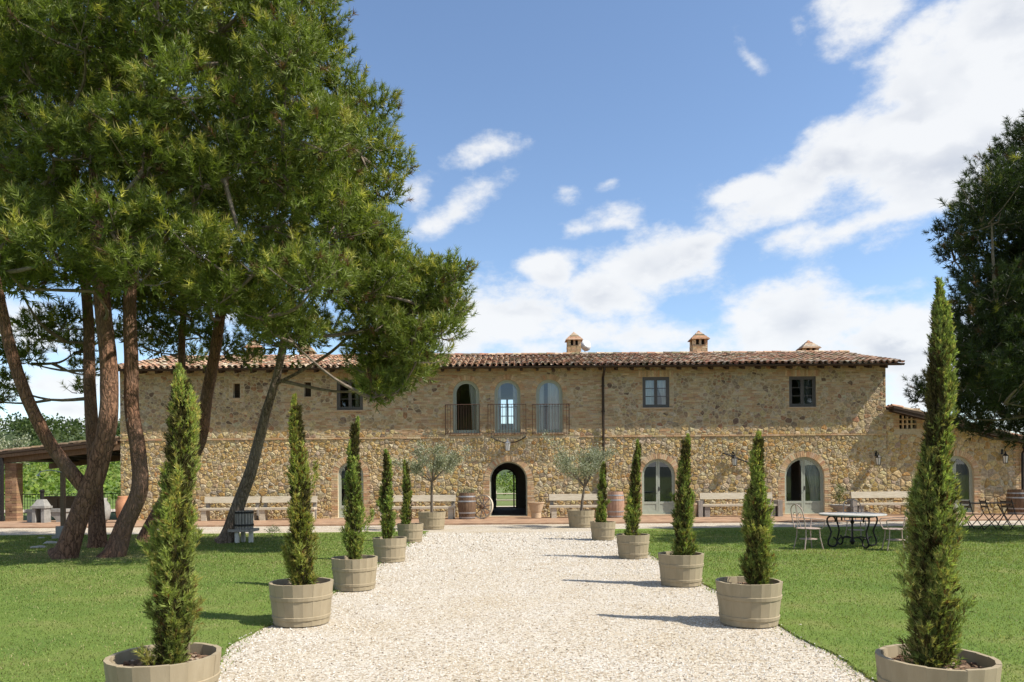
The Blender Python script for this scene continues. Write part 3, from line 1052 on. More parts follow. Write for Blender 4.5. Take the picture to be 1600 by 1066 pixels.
def glazed_door(op, parent, yb=Y0, cur=None, panel=.36):
    mb = MB(); ring_frame(mb, op, .055, yb + .10, yb + .18)
    d = wpar(mb.build('door', M['frame_green']), parent)
    for s in (0, 1):
        xa = op.x0 + .057 if s == 0 else op.cx + .004; xb = op.cx - .004 if s == 0 else op.x1 - .057
        z0 = op.z0 + .057
        leaf = MB()
        # stiles follow the arch: build from strips clipped to the outline
        def strip(x0, x1, za, zb, ya, yb_):
            poly = op.outline(.057, 20)
            poly = clip(clip(clip(clip(poly, -1, 0, -x0), 1, 0, x1), 0, -1, -za), 0, 1, zb)
            n = len(poly)
            if n < 3: return
            leaf.add([(x, ya, z) for x, z in poly] + [(x, yb_, z) for x, z in poly], [tuple(range(n))] + [tuple(range(2 * n - 1, n - 1, -1))] + [((i + 1) % n, i, i + n, (i + 1) % n + n) for i in range(n)])
        t = .07
        if s == 0: strip(xb - t, xb, z0, 99, yb + .12, yb + .17)
        else: strip(xa, xa + t, z0, 99, yb + .12, yb + .17)
        strip(xa, xb, z0, z0 + .10, yb + .121, yb + .169)
        strip(xa, xb, z0 + .10, z0 + panel, yb + .135, yb + .16)
        strip(xa, xb, z0 + panel, z0 + panel + .09, yb + .121, yb + .169)
        op2 = op
        o = leaf.build('door_leaf', M['frame_green'], d)
        # curved outer stile
        mb = MB(); ring_frame(mb, op, .05, yb + .122, yb + .168, .057); 
        vv = [v for v in mb.v]
        if s == 0:
            o = mb.build('stile', M['frame_green'], d)
        pb = pane_mesh(op, .10, yb + .145, xa if s else None, xb if s == 0 else None, z0 + panel + .08)
        pb.build('pane', M['glass'], d)
    mb = MB(); mb.tube([(op.cx + .04, yb + .10, op.z0 + 1.02), (op.cx + .04, yb + .07, op.z0 + 1.02), (op.cx + .13, yb + .07, op.z0 + 1.02)], .009, 6); mb.box((op.cx + .022, yb + .108, op.z0 + .94), (op.cx + .058, yb + .122, op.z0 + 1.1))
    mb.build('handle', M['iron'], d)
    mb = MB(); mb.box((op.x0 - .12, yb - .16, .052), (op.x1 + .12, yb + .2, max(.07, op.z0 - .001))); mb.build('threshold', M['clay'], d)
    if cur == 'right':
        curtain(d, op.cx + .05, op.x1 - .04, op.z0 + .45, op.z1 - .03, yb + .32, .45)
    elif cur == 'both':
        curtain(d, op.x0 + .05, op.cx - .1, op.z0 + .45, op.z1 - .03, yb + .5, -.5, 'concrete'); curtain(d, op.cx + .1, op.x1 - .05, op.z0 + .45, op.z1 - .03, yb + .5, .5, 'concrete')
    return d


glazed_door(door_l, house, cur='both')
glazed_door(door_m, house)
glazed_door(door_r, house, cur='right')
# passage: open iron-glazed leaf inside and back frame
mb = MB(); ring_frame(mb, passage, .05, Y0 + .20, Y0 + .27); pf = wpar(mb.build('passage_frame', M['frame_green']), house)
mb = MB(); ring_frame(mb, back_pass, .07, YB - .3, YB - .22)
mb.box((back_pass.x1 - .20, YB - .3, .07), (back_pass.x1 - .13, YB - .22, back_pass.zs + .3))
wpar(mb.build('rear_door_frame', M['frame_dark']), house)
mb = MB(); mb.box((passage.x0 - .1, Y0 - .18, .052), (passage.x1 + .1, Y0 + WT, .085)); wpar(mb.build('threshold', M['clay']), house)
mb = MB(); ring_frame(mb, back_win, .07, YB - .3, YB - .22); mb.box((back_win.cx - .05, YB - .3, back_win.z0), (back_win.cx + .05, YB - .22, back_win.z1))
for q in (1, 2): mb.box((back_win.x0, YB - .29, back_win.z0 + (back_win.z1 - back_win.z0) * q / 3 - .02), (back_win.x1, YB - .23, back_win.z0 + (back_win.z1 - back_win.z0) * q / 3 + .02))
wpar(mb.build('rear_window', M['frame_green']), house)

# ---- Juliet balconies
for k, (pa, pb, pt, pbm) in enumerate(((697, 750, 633.5, 680), (763, 822, 633, 680), (832, 889, 633, 679.5))):
    zt, zb = FZ((pa + pb) / 2, pt), FZ((pa + pb) / 2, pbm)
    Yr = Y0 - .30
    xa, xb = FX(pa), FX(pb)
    bal = wpar(bpy.data.objects.new('balcony_railing', None), house); C.objects.link(bal)
    for (z, rr) in ((zt, .016), (zb + .05, .014)):
        mb = MB(); mb.tube([(xa, Y0 + .02, z), (xa, Yr, z), (xb, Yr, z), (xb, Y0 + .02, z)], rr, 6); mb.build('rail', M['rust_iron'], bal)
    nb = 13
    bm_ = MB(); bm_.tube([(0, 0, zb), (0, 0, zt)], .0085, 5, caps=False); bme = bm_.mesh('bar', M['rust_iron'])
    for i in range(nb + 1):
        x = xa + (xb - xa) * i / nb
        link('bar', bme, bal, (x, Yr, 0))
    for i in (1, 2):
        for x in (xa, xb): link('bar', bme, bal, (x, Yr + .10 * i, 0))
# iron arc and lantern above the passage
lx, lz = FX(793), FZ(793, 691)
mb = MB(); pts = []
for i in range(15):
    t = i / 14; x = FX(768) + (FX(821) - FX(768)) * t
    pts.append((x, Y0 - .14, FZ(793, 692.5) + (FZ(793, 683) - FZ(793, 692.5)) * (2 * t - 1) ** 2 * (1.0)))
mb.tube([(pts[0][0], Y0 + .02, pts[0][2])] + pts + [(pts[-1][0], Y0 + .02, pts[-1][2])], .020, 6)
wpar(mb.build('lantern_bracket', M['iron']), house)


def lantern(name, label, x, z, y=Y0 - .14, s=1.0, hang=True, white=False):
    t = thing(name, label, 'lantern', (x, y, z))
    fm = M['zinc'] if white else M['iron']
    mb = MB(); mb.lathe([(.11 * s, 0), (.115 * s, -.02 * s), (.03 * s, .07 * s), (.02 * s, .12 * s)][::1], 6); mb.build('cap', fm, t)
    mb = MB()
    for k in range(6):
        a = k * math.pi / 3
        mb.tube([(.10 * s * math.cos(a), .10 * s * math.sin(a), -.01 * s), (.065 * s * math.cos(a), .065 * s * math.sin(a), -.27 * s)], .009 * s, 4)
    mb.lathe([(.07 * s, -.29 * s), (.075 * s, -.265 * s)], 6); mb.build('cage', fm, t)
    mb = MB(); mb.lathe([(.062 * s, -.26 * s), (.095 * s, -.02 * s)], 6); mb.build('glass', M['lamp_glass'], t)
    if not hang:
        mb = MB(); mb.tube([(0, 0, .10 * s), (0, 0, .16 * s), (0, .1, .17 * s), (0, Y0 - y + .02, .14 * s)], .012, 6)
        mb.box((-.04, Y0 - y - .03, .05), (.04, Y0 - y + .01, .25)); mb.build('arm', M['iron'], t)
    return t


lantern('hanging_lantern', 'pale metal lantern hanging from the iron arc above the passage', lx, lz - .02, s=1.15, white=True)
lantern('wall_lantern', 'black wall lantern below the slanting iron bar', FX(1145), FZ(1145, 716), Y0 - .22, 1.1, False)
lantern('wall_lantern', 'black wall lantern right of the arched door with the gathered curtain', FX(1368), FZ(1368, 715), Y0 - .22, 1.1, False)
lantern('wall_lantern', 'black wall lantern on the right annex beside its arched door', FX(1565), FZ(1565, 712), Y0 - .22, 1.1, False)
mb = MB(); a = P(1130, 708.5, Y0); b = P(1168, 723, Y0)
mb.tube([(a.x, Y0 - .0, a.z), (a.x, Y0 - .12, a.z), (b.x, Y0 - .12, b.z), (b.x, Y0, b.z)], .03, 6)
tag(mb.build('iron_bar', M['iron']), 'slanting black iron bar fixed to the wall between doors', 'bar')

# ------------------------------------------------------------------ roof
rt = random.Random(5)
PAL_TILE = [((.33, .185, .115), 4), ((.38, .24, .16), 4), ((.27, .145, .09), 3), ((.44, .335, .24), 2.6), ((.24, .165, .11), 2.4), ((.19, .16, .095), 2.0), ((.38, .32, .25), 1.6), ((.15, .11, .075), 1)]
PAL_SHADETILE = [((.17, .12, .08), 3), ((.22, .15, .10), 3), ((.14, .115, .07), 3), ((.26, .19, .13), 1.5)]  # porch roof: pine shade put into darker, mossy tile colours
ang = math.atan(SLOPE)
ye = Y0 - EAVE_OV
XRL, XRR = HXL - .34, HXR + .38
mb = MB()
th = .09
for sgn in (1, -1):
    yo = RIDGE_Y - sgn * (RIDGE_Y - ye)
    a, b = (yo, roof_z(yo)), (RIDGE_Y, RIDGE_Z)
    v = [(XRL, a[0], a[1] - th), (XRR, a[0], a[1] - th), (XRR, b[0], b[1] - th), (XRL, b[0], b[1] - th), (XRL, a[0], a[1]), (XRR, a[0], a[1]), (XRR, b[0], b[1]), (XRL, b[0], b[1])]
    mb.add(v, [(3, 2, 1, 0), (4, 5, 6, 7), (0, 1, 5, 4), (1, 2, 6, 5), (2, 3, 7, 6), (3, 0, 4, 7)])
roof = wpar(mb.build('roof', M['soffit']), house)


def tile_geo(L_=.45, r0=.098, r1=.078, n=5, inv=False):
    """half-barrel tile along +y (uphill), open below; lower end at y=0"""
    v = []; f = []
    t = .016
    for (y, r) in ((0, r0), (L_, r1)):
        for rr in ((r, r - t) if not inv else (r,)):
            for k in range(n + 1):
                a = math.pi * k / n
                z = rr * math.sin(a) * .82
                v.append((rr * math.cos(a), y, (.085 - z) if inv else z))
    m = n + 1
    if inv: return v, [(k, k + 1, m + k + 1, m + k) for k in range(n)]
    for k in range(n):
        f.append((k, k + 1, 2 * m + k + 1, 2 * m + k)); f.append((m + k + 1, m + k, 3 * m + k, 3 * m + k + 1)); f.append((k + 1, k, m + k, m + k + 1))
    return v, f


def lay_tiles(parent, xs, rows, expo, place, n_single, stuff_name='roof_tiles', pans=True):
    """place(col, row, jitter) -> matrix"""
    variants = []
    for k in range(14):
        mb = MB(); v, f = tile_geo(); mb.add(v, f, pick(PAL_TILE, rt)); variants.append(mb.mesh('roof_tile', M['tile']))
    rest = MB(); made = 0
    v, f = tile_geo(); vi, fi = tile_geo(.45, .10, .085, 4, True)
    for row in range(rows):
        for c, x in enumerate(xs):
            Mx = place(x, row, rt)
            if made < n_single:
                o = link('roof_tile', rt.choice(variants), parent); o.matrix_basis = Mx; made += 1
            else: rest.add([Mx @ Vector(q) for q in v], f, pick(PAL_TILE, rt))
            if pans:
                Mp = place(x + TILE_W / 2, row, rt)
                rest.add([Mp @ (Vector(q) + Vector((0, 0, -.05))) for q in vi], fi, pick(PAL_TILE, rt))
    o = rest.build(stuff_name, M['tile'], parent); tag(o, kind='stuff')


TILE_W = .238
ncol = int((XRR - XRL) / TILE_W)
xs = [XRL + .10 + i * (XRR - XRL - .2) / (ncol - 1) for i in range(ncol)]
slope_len = (RIDGE_Y - ye) / math.cos(ang)
rows = int(slope_len / .36)


def place_main(x, row, r):
    s = -.05 + row * slope_len / rows
    y = ye + s * math.cos(ang); z = EAVE_Z + s * math.sin(ang)
    sag = .035 * mnoise.noise(Vector((x * .35, row * .2, 0)))
    return Matrix.Translation((x + r.uniform(-.012, .012), y + r.uniform(-.015, .015), z + .055 + sag + r.uniform(-.006, .01))) @ Matrix.Rotation(ang - .03 + r.uniform(-.02, .02), 4, 'X') @ Matrix.Rotation(r.uniform(-.04, .04), 4, 'Z')


lay_tiles(roof, xs, rows, .36, place_main, ncol * 2)
# ridge tiles
rest = MB(); v, f = tile_geo(.46, .13, .11, 6)
x = XRL
while x < XRR - .3:
    Mx = Matrix.Translation((x, RIDGE_Y, RIDGE_Z + .06 + rt.uniform(-.008, .012))) @ Matrix.Rotation(-math.pi / 2, 4, 'Z')
    rest.add([Mx @ Vector(q) for q in v], f, pick(PAL_TILE, rt)); x += .38
o = rest.build('ridge_tiles', M['tile'], roof); tag(o, kind='stuff')
# rear slope: rows of tiles seen from nowhere near, one corrugated sheet
mb = MB(); v = []; n = ncol * 4
for j, yy in enumerate((RIDGE_Y + .05, 2 * RIDGE_Y - ye)):
    for i in range(n + 1):
        v.append((XRL + (XRR - XRL) * i / n, yy, roof_z(yy) + .06 + .05 * math.cos(i / 4 * 6.283)))
mb.add(v, [(i, i + 1, n + 2 + i, n + 1 + i) for i in range(n)], (.40, .22, .13)); mb.build('rear_tiles', M['tile'], roof)
# rafters under the eave, gutter and downpipe
mb = MB(); x = XRL + .1
while x < XRR - .15:
    Mx = Matrix.Translation((x, ye + .03, EAVE_Z - th - .10)) @ Matrix.Rotation(ang, 4, 'X')
    mb.box((0, 0, 0), (.10, EAVE_OV + .1, .098), M=Mx); x += .62
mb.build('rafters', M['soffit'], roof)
mb = MB()
gz, gy, gr = EAVE_Z - .05, ye - .075, .075
prof = [(gr * math.cos(a), gr * math.sin(a)) for a in [math.pi + math.pi * k / 8 for k in range(9)]]
prof2 = [(p[0] * .9, p[1] * .9) for p in prof[::-1]]
pp = prof + prof2; n = len(pp)
vv = [(XRL - .05, gy + a, gz + b + .03) for a, b in pp] + [(XRR + .05, gy + a, gz + b + .03) for a, b in pp]
mb.add(vv, [(i, (i + 1) % n, (i + 1) % n + n, i + n) for i in range(n)] + [tuple(range(n))[::-1], tuple(range(n, 2 * n))])
wpar(mb.build('gutter', M['gutter']), house)
dx = FX(942, 640)
mb = MB(); mb.tube([(dx, gy, gz - .02), (dx, gy, gz - .12), (dx, Y0 - .11, gz - .36), (dx, Y0 - .11, .06)], .05, 8)
for z in (1.0, 2.6, 4.2, 5.2): mb.box((dx - .07, Y0 - .12, z), (dx + .07, Y0 + .01, z + .03))
wpar(mb.build('downpipe', M['gutter']), house)


# ------------------------------------------------------------------ chimneys
def chimney(label, px0, px1, p_eave, p_top, Yc, lean=False, brickc=None):
    pm = (px0 + px1) / 2
    x0, x1 = P(px0, p_eave, Yc).x, P(px1, p_eave, Yc).x
    w = (x1 - x0); cx = (x0 + x1) / 2
    ze, zt = P(pm, p_eave, Yc).z, P(pm, p_top, Yc).z
    zb = roof_z(Yc) - .1
    d = w * .8
    t = tag(wpar(bpy.data.objects.new('chimney', None), house)); C.objects.link(t)
    r = random.Random(int(px0))
    mb = MB(); hw, hd = w / 2 - .06, d / 2
    zo = ze - .24
    # brick shaft in courses
    z = zb
    while z < zo - .01:
        zz = min(z + .07, zo); k = 0
        off = r.uniform(0, .2)
        for (ax, bx, face) in ((-hw, hw, 'f'), (-hd, hd, 'l'), (-hd, hd, 'r')):
            q = ax - off
            while q < bx:
                a_, b_ = max(ax, q), min(bx, q + .23); q += .24
                if b_ - a_ < .02: continue
                e = r.uniform(.004, .014); c = pick(PAL_SUR, r)
                if face == 'f': mb.box((cx + a_, Yc - hd - e, z), (cx + b_ - .01, Yc - hd + .05, zz - .01), c)
                elif face == 'l': mb.box((cx - hw - e, Yc + a_ + .06, z), (cx - hw + .05, Yc + b_ - .01, zz - .01), c)
                else: mb.box((cx + hw - .05, Yc + a_ + .06, z), (cx + hw + e, Yc + b_ - .01, zz - .01), c)
        z += .07
    mb.box((cx - hw + .006, Yc - hd + .006, zb), (cx + hw - .006, Yc + hd, zo - .006), (.40, .32, .21))
    wpar_sub(mb.build('shaft', M['brick']), t)
    mb = MB()   # little pillars around the smoke openings
    for sx in (-1, 0, 1):
        for sy in (-1, 1):
            pw = .07 if sx else .045
            X = cx + sx * (hw - .07); Yq = Yc + sy * (hd - .075)
            mb.box((X - pw, Yq - .07, zo), (X + pw, Yq + .07, ze), pick(PAL_SUR, r))
    mb.box((cx - hw + .12, Yc - hd + .2, zo - .004), (cx + hw - .12, Yc + hd - .2, ze), (.03, .025, .02))  # near-black block put in for the dark inside of the openings
    wpar_sub(mb.build('smoke_vents', M['brick']), t)
    mb = MB()   # tiled pyramid cap, three stepped courses
    lay = 5
    for i in range(lay):
        k0 = 1 - i / lay; k1 = 1 - (i + .75) / lay
        z0_ = ze + (zt - ze) * i / lay; z1_ = ze + (zt - ze) * (i + 1) / lay
        ex, ey = (w / 2 + .03), (d / 2 + .09)
        c = pick(PAL_TILE, r)
        v = [(cx - ex * k0, Yc - ey * k0, z0_), (cx + ex * k0, Yc - ey * k0, z0_), (cx + ex * k0, Yc + ey * k0, z0_), (cx - ex * k0, Yc + ey * k0, z0_),
             (cx - ex * k1, Yc - ey * k1, z1_), (cx + ex * k1, Yc - ey * k1, z1_), (cx + ex * k1, Yc + ey * k1, z1_), (cx - ex * k1, Yc + ey * k1, z1_)]
        mb.add(v, [(3, 2, 1, 0), (4, 5, 6, 7), (0, 1, 5, 4), (1, 2, 6, 5), (2, 3, 7, 6), (3, 0, 4, 7)], c)
    wpar_sub(mb.build('cap', M['tile']), t)
    t['label'] = label
    return t


def wpar_sub(o, t):
    o.parent = t
    return o


chimney('brick chimney with pointed cap left of centre on the ridge', 884, 909, 533, 519, RIDGE_Y + .3)
chimney('brick chimney with pointed cap on the right of the ridge', 1078, 1105, 532, 517, RIDGE_Y + .3)
chimney('low chimney cap showing only its top above the ridge', 1249, 1277, 546, 532, RIDGE_Y + .8)
chimney('brick chimney half hidden by the pine foliage', 386, 410, 545, 530, RIDGE_Y - 2.2)
chimney('dark chimney cap among the pine branches', 468, 492, 551, 536, RIDGE_Y + 1.2)
# satellite dish
c = P(914, 541, RIDGE_Y + .9)
t = thing('satellite_dish', 'small white satellite dish beside the left chimney', 'dish', (c.x, c.y, RIDGE_Z - .3))
mb = MB(); n = 16
prof = [(.0, 0), (.12, .012), (.22, .045), (.27, .07)]
mb.lathe(prof, n); o = mb.build('reflector', M['white_metal'], t, smooth=True, loc=(0, 0, c.z - RIDGE_Z + .3)); o.rotation_euler = (R(82), 0, R(18))
mb = MB(); mb.tube([(0, .05, 0), (0, .05, c.z - RIDGE_Z + .3)], .02, 6); mb.build('mast', M['zinc'], t)

# ------------------------------------------------------------------ annex on the right
annex = thing('annex', 'low stone annex with sloping roof at the right end', 'building', (18, Y0, 0))
AXR = FX(1612, 740)
az_l, az_r = FZ(1384, 640), FZ(1600, 692)


def annex_z(x): return az_l + (x - HXR) * (az_r - az_l) / (FX(1600, 692) - HXR)


adoor = Opening(1466, 1522, 712, 801, True)
vent = Opening(1405, 1432, 648, 670, False)
AX0 = HXR + .003
me = plate([(AX0, -.05), (AXR, -.05), (AXR, annex_z(AXR)), (AX0, annex_z(AX0))], [adoor.outline(), vent.outline()], Y0 + .004, .42)
me.materials.append(M['mortar'])
awall = wpar(link('wall', me), annex)
sites = rubble_sites(AX0, 0, AXR, az_l, rs, .10, .25)
cells = voronoi(sites, (AX0, .02, AXR, az_l))
sl = (az_r - az_l) / (FX(1600, 692) - HXR)
polys = []
for p in cells:
    if len(p) < 3: continue
    l = math.hypot(-sl, 1)
    p = clip(p, -sl / l, 1 / l, (annex_z(0) - .05) / l)
    if len(p) < 3: continue
    q = fit(p, [adoor, vent], .14 if False else .2)
    if q: polys.append(q)
rest = lay_stones(polys, PAL_LOW, awall, 90, rs, .014, .036)
mb = MB()
for v, f, c, A, col in rest: mb.add(v, f, col)
tag(mb.build('rubble_stones', M['stone'], awall), kind='stuff')
tag(surround(adoor, rs).build('brick_surround', M['brick'], awall), kind='stuff')
glazed_door(adoor, annex, Y0 + .004, 'both')
mb = surround(vent, rs, .2, Y0 + .002)
nx, nz = 4, 3
for i in range(1, nx): mb.box((vent.x0 + (vent.x1 - vent.x0) * i / nx - .028, Y0 + .03, vent.z0), (vent.x0 + (vent.x1 - vent.x0) * i / nx + .028, Y0 + .12, vent.z1), pick(PAL_SUR, rs))
for j in range(1, nz): mb.box((vent.x0, Y0 + .025, vent.z0 + (vent.z1 - vent.z0) * j / nz - .025), (vent.x1, Y0 + .125, vent.z0 + (vent.z1 - vent.z0) * j / nz + .025), pick(PAL_SUR, rs))
mb.box((vent.x0 - .05, Y0 + .30, vent.z0 - .05), (vent.x1 + .05, Y0 + .34, vent.z1 + .05), (.02, .016, .012))  # near-black sheet put behind the lattice for the unlit hollow
wpar(mb.build('brick_vent', M['brick']), annex)
mb = MB()
mb.box((AX0 + .02, Y0 + 6, 0), (AXR, Y0 + 6.3, annex_z(AXR) - .1)); mb.box((AXR - .3, Y0 + .43, 0), (AXR, Y0 + 6, annex_z(AXR) - .05)); mb.box((AX0 + .02, Y0 + 2.5, 0), (AXR - .31, Y0 + 2.6, annex_z(AXR) - .1))
wpar(mb.build('inner_walls', M['plaster']), annex)
brick_q = MB(); z = .06; k = 0
while z < annex_z(FX(1583)) - .1:
    xa = FX(1583, 740); w = (.28, .16)[k % 2]
    for a_ in range(3): brick_q.box((xa + a_ * .24 + (k % 2) * .1, Y0 - rs.uniform(.02, .035), z), (xa + a_ * .24 + (k % 2) * .1 + .225, Y0 + .03, z + .06), pick(PAL_SUR, rs))
    z += .072; k += 1
tag(wpar(brick_q.build('brick_corner', M['brick']), annex), kind='stuff')


def lean_roof(parent, x_hi, x_lo, zfun, yf, yb, pal=None, seed=3):
    pal = pal or PAL_TILE
    """single-pitch roof falling along x from x_hi to x_lo"""
    r = random.Random(seed)
    sg = 1 if x_lo > x_hi else -1
    mb = MB()
    v = []
    for dz in (0, .08):
        for (x, y) in ((x_hi, yf), (x_lo, yf), (x_lo, yb), (x_hi, yb)): v.append((x, y, zfun(x) + dz + .02))
    f = [(3, 2, 1, 0), (4, 5, 6, 7), (0, 1, 5, 4), (1, 2, 6, 5), (2, 3, 7, 6), (3, 0, 4, 7)]
    mb.add(v, f)
    ro = wpar(mb.build('roof', M['soffit']), parent)
    a = math.atan2(abs(zfun(x_lo) - zfun(x_hi)), abs(x_lo - x_hi))
    L_ = abs(x_lo - x_hi); n = int(L_ / .36)
    rest = MB(); v, f = tile_geo(.45)
    ncol = int((yb - yf) / .24)
    made = 0
    for c in range(ncol):
        for i in range(n):
            x = x_lo - sg * i * L_ / n
            Mx = Matrix.Translation((x, yf + .1 + c * .24 + r.uniform(-.012, .012), zfun(x) + .13 + r.uniform(-.01, .012))) @ Matrix.Rotation(math.pi / 2 * sg, 4, 'Z') @ Matrix.Rotation(a - .03 + r.uniform(-.03, .03), 4, 'X')
            if c == 0:
                mb = MB(); mb.add(v, f, pick(pal, r)); o = mb.build('roof_tile', M['tile'], ro); o.matrix_basis = Mx
            else: rest.add([Mx @ Vector(q) for q in v], f, pick(pal, r))
    tag(rest.build('roof_tiles', M['tile'], ro), kind='stuff')
    return ro


aro = lean_roof(annex, AX0 + .05, AXR + .4, annex_z, Y0 - .52, Y0 + 6.2)
for (yy, hh) in ((Y0 - .50, .12), (Y0 - .18, .10)):
    mb = MB(); v = []
    for dz in (-.0, -hh):
        for (xx, y_) in ((AX0 + .06, yy), (AXR + .35, yy), (AXR + .35, yy + .09), (AX0 + .06, yy + .09)): v.append((xx, y_, annex_z(xx) + .018 + dz))
    mb.add(v, [(0, 1, 2, 3), (7, 6, 5, 4), (4, 5, 1, 0), (5, 6, 2, 1), (6, 7, 3, 2), (7, 4, 0, 3)])
    mb.build('verge_beam', M['soffit'], aro)
dx = FX(1594, 730)
mb = MB(); zt = annex_z(dx) - .1
mb.tube([(dx + .15, Y0 - .45, zt), (dx, Y0 - .4, zt - .12), (dx, Y0 - .14, zt - .35), (dx, Y0 - .14, .06)], .05, 8)
mb.lathe([(.07, 0), (.11, .16)], 10, (dx, Y0 - .3, zt - .25)); wpar(mb.build('downpipe', M['iron']), annex)

# ------------------------------------------------------------------ open porch on the left
porch = thing('porch', 'open timber porch with tiled roof left of the farmhouse', 'porch', (-19, Y0, 0))
pz_r, pz_l = FZ(187, 690), FZ(0, 712)


def porch_z(x): return pz_r + (HXL - x) * (pz_l - pz_r) / (HXL - FX(0, 712))


PX_L = FX(-60, 720)
pro = lean_roof(porch, HXL - .02, PX_L, porch_z, Y0 - .3, Y0 + 6.0, PAL_SHADETILE, seed=8)
for (yy, dz0, hh, ww) in ((Y0 - .26, 0, .12, .08), (Y0 + .0, -.02, .30, .24), (Y0 + 5.5, -.02, .26, .2)):
    mb = MB(); v = []
    for dz in (dz0, dz0 - hh):
        for (xx, y_) in ((HXL - .02, yy), (PX_L, yy), (PX_L, yy + ww), (HXL - .02, yy + ww)): v.append((xx, y_, porch_z(xx) + dz))
    mb.add(v, [(3, 2, 1, 0), (4, 5, 6, 7), (0, 1, 5, 4), (1, 2, 6, 5), (2, 3, 7, 6), (3, 0, 4, 7)])
    mb.build('beam', M['brown_wood'], pro)  # darker wood carries the pine shade on the porch in its colour
mb = MB()
for k in range(7):
    x = HXL - .5 - k * .75
    mb.box((x, Y0 - .2, porch_z(x) - .10), (x + .09, Y0 + 5.9, porch_z(x) - .0))
mb.build('rafters', M['soffit'], pro)
for (px0, px1, yy) in ((8, 26, Y0 - .02), (-52, -38, Y0 - .02), (8, 20, Y0 + 5.5)):
    xa, xb = P(px0, 760, yy).x, P(px1, 760, yy).x
    mb = MB(); z = .05; k = 0
    top = min(porch_z(xa), porch_z(xb)) - (.32 if yy < Y0 + 1 else .28)
    while z < top - .03:
        h = .10
        zz = min(z + h, top)
        n = 2; o_ = (k % 2) * .08
        cuts = [xa, xa + (xb - xa) * (.4 + .2 * (k % 2)), xb]
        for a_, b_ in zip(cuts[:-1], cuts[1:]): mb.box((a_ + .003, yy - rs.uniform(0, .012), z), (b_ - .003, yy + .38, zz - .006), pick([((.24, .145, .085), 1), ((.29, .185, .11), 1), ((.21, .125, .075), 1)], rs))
        z += h; k += 1
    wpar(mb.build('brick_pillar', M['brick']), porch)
mb = MB(); mb.tube([(P(3, 760, Y0 - .2).x, Y0 - .2, .05), (P(3, 760, Y0 - .2).x, Y0 - .2, porch_z(P(3, 760, Y0).x) - .1)], .07, 8); wpar(mb.build('downpipe', M['iron']), porch)
# railing at the back of the porch
RY = Y0 + 5.9
ra, rb = PX_L - 3, HXL - .1
t = thing('iron_railing', 'black iron railing with thin upright bars behind the porch', 'railing', (ra, RY, 0))
mb = MB(); mb.tube([(0, 0, 1.0), (rb - ra, 0, 1.0)], .022, 6); mb.tube([(0, 0, .12), (rb - ra, 0, .12)], .018, 6); mb.build('rail', M['iron'], t)
bm_ = MB(); bm_.tube([(0, 0, .0), (0, 0, 1.0)], .011, 5, caps=False); bme = bm_.mesh('bar', M['iron'])
n = int((rb - ra) / .13)
for i in range(n + 1): link('bar', bme, t, ((rb - ra) * i / n, 0, 0))

# things under the porch
c = G(46, 817); c.y = 27.2; c = P(46, 815, 27.2)
t = thing('stone_barbecue', 'pale stone barbecue with hood standing under the porch', 'barbecue', (c.x, 27.9, .05))
mb = MB(); mb.box((-.34, -.3, 0), (-.16, .3, .75)); mb.box((.16, -.3, 0), (.34, .3, .75)); mb.build('legs', M['concrete'], t)
mb = MB(); mb.box((-.40, -.36, .755), (.40, .36, .87)); mb.build('hearth', M['concrete'], t)
mb = MB()
v = [(-.36, -.3, .875), (.36, -.3, .875), (.36, .3, .875), (-.36, .3, .875), (-.16, -.1, 1.22), (.16, -.1, 1.22), (.16, .22, 1.22), (-.16, .22, 1.22)]
mb.add(v, [(3, 2, 1, 0), (4, 5, 6, 7), (0, 1, 5, 4), (1, 2, 6, 5), (2, 3, 7, 6), (3, 0, 4, 7)]); mb.build('hood', M['concrete'], t)
mb = MB(); mb.tube([(0, .06, 1.22), (0, .06, 1.62)], .10, 10); mb.lathe([(.14, 1.62), (.15, 1.68), (.02, 1.74)], 10, (0, .06, 0)); mb.build('flue', M['iron'], t); t.scale = (.68, .68, .72)
c = P(78, 812, 28.4)
t = thing('stone_bench', 'low grey stone bench with arched opening beside the barbecue', 'bench', (c.x, 28.3, .05))
mb = MB(); mb.box((-.75, -.22, .38), (.75, .22, .5)); mb.build('seat', M['concrete'], t)
arch = [(-.7, 0), (-.42, 0)] + [(-.42 * math.cos(math.pi * k / 8), .28 * math.sin(math.pi * k / 8)) for k in range(1, 8)] + [(.42, 0), (.7, 0), (.7, .375), (-.7, .375)]
mb = MB(); n = len(arch); mb.add([(x, -.18, z) for x, z in arch] + [(x, .18, z) for x, z in arch], [tuple(range(n)), tuple(range(2 * n - 1, n - 1, -1))] + [((i + 1) % n, i, i + n, (i + 1) % n + n) for i in range(n)]); mb.build('base', M['concrete'], t)
c = P(86, 795, 32)
t = thing('wooden_sideboard', 'brown wooden sideboard against the porch railing', 'sideboard', (c.x, 32.5, .05))
mb = MB(); mb.box((-.75, -.25, .12), (.75, .25, .85)); mb.build('body', M['brown_wood'], t)
mb = MB(); mb.box((-.8, -.28, .852), (.8, .28, .90)); mb.build('top', M['brown_wood'], t)
for s in (-1, 1):
    mb = MB(); mb.box((s * .36 - .32, -.27, .18), (s * .36 + .32, -.252, .8)); mb.build('cupboard_door', M['beam'], t)
    for yy in (-.2, .2):
        mb = MB(); mb.box((s * .66 - .04, yy - .04, 0), (s * .66 + .04, yy + .04, .118)); mb.build('leg', M['brown_wood'], t)
c = P(166, 812, 27.6)
t = thing('grey_jar', 'large round grey jar between the pine trunks on the terrace', 'jar', (c.x, 27.2, .05))
mb = MB(); mb.lathe([(.16, 0), (.30, .16), (.36, .42), (.33, .66), (.22, .84), (.24, .92), (.20, .93), (.18, .84)], 20); mb.build('body', M['concrete'], t, smooth=True)
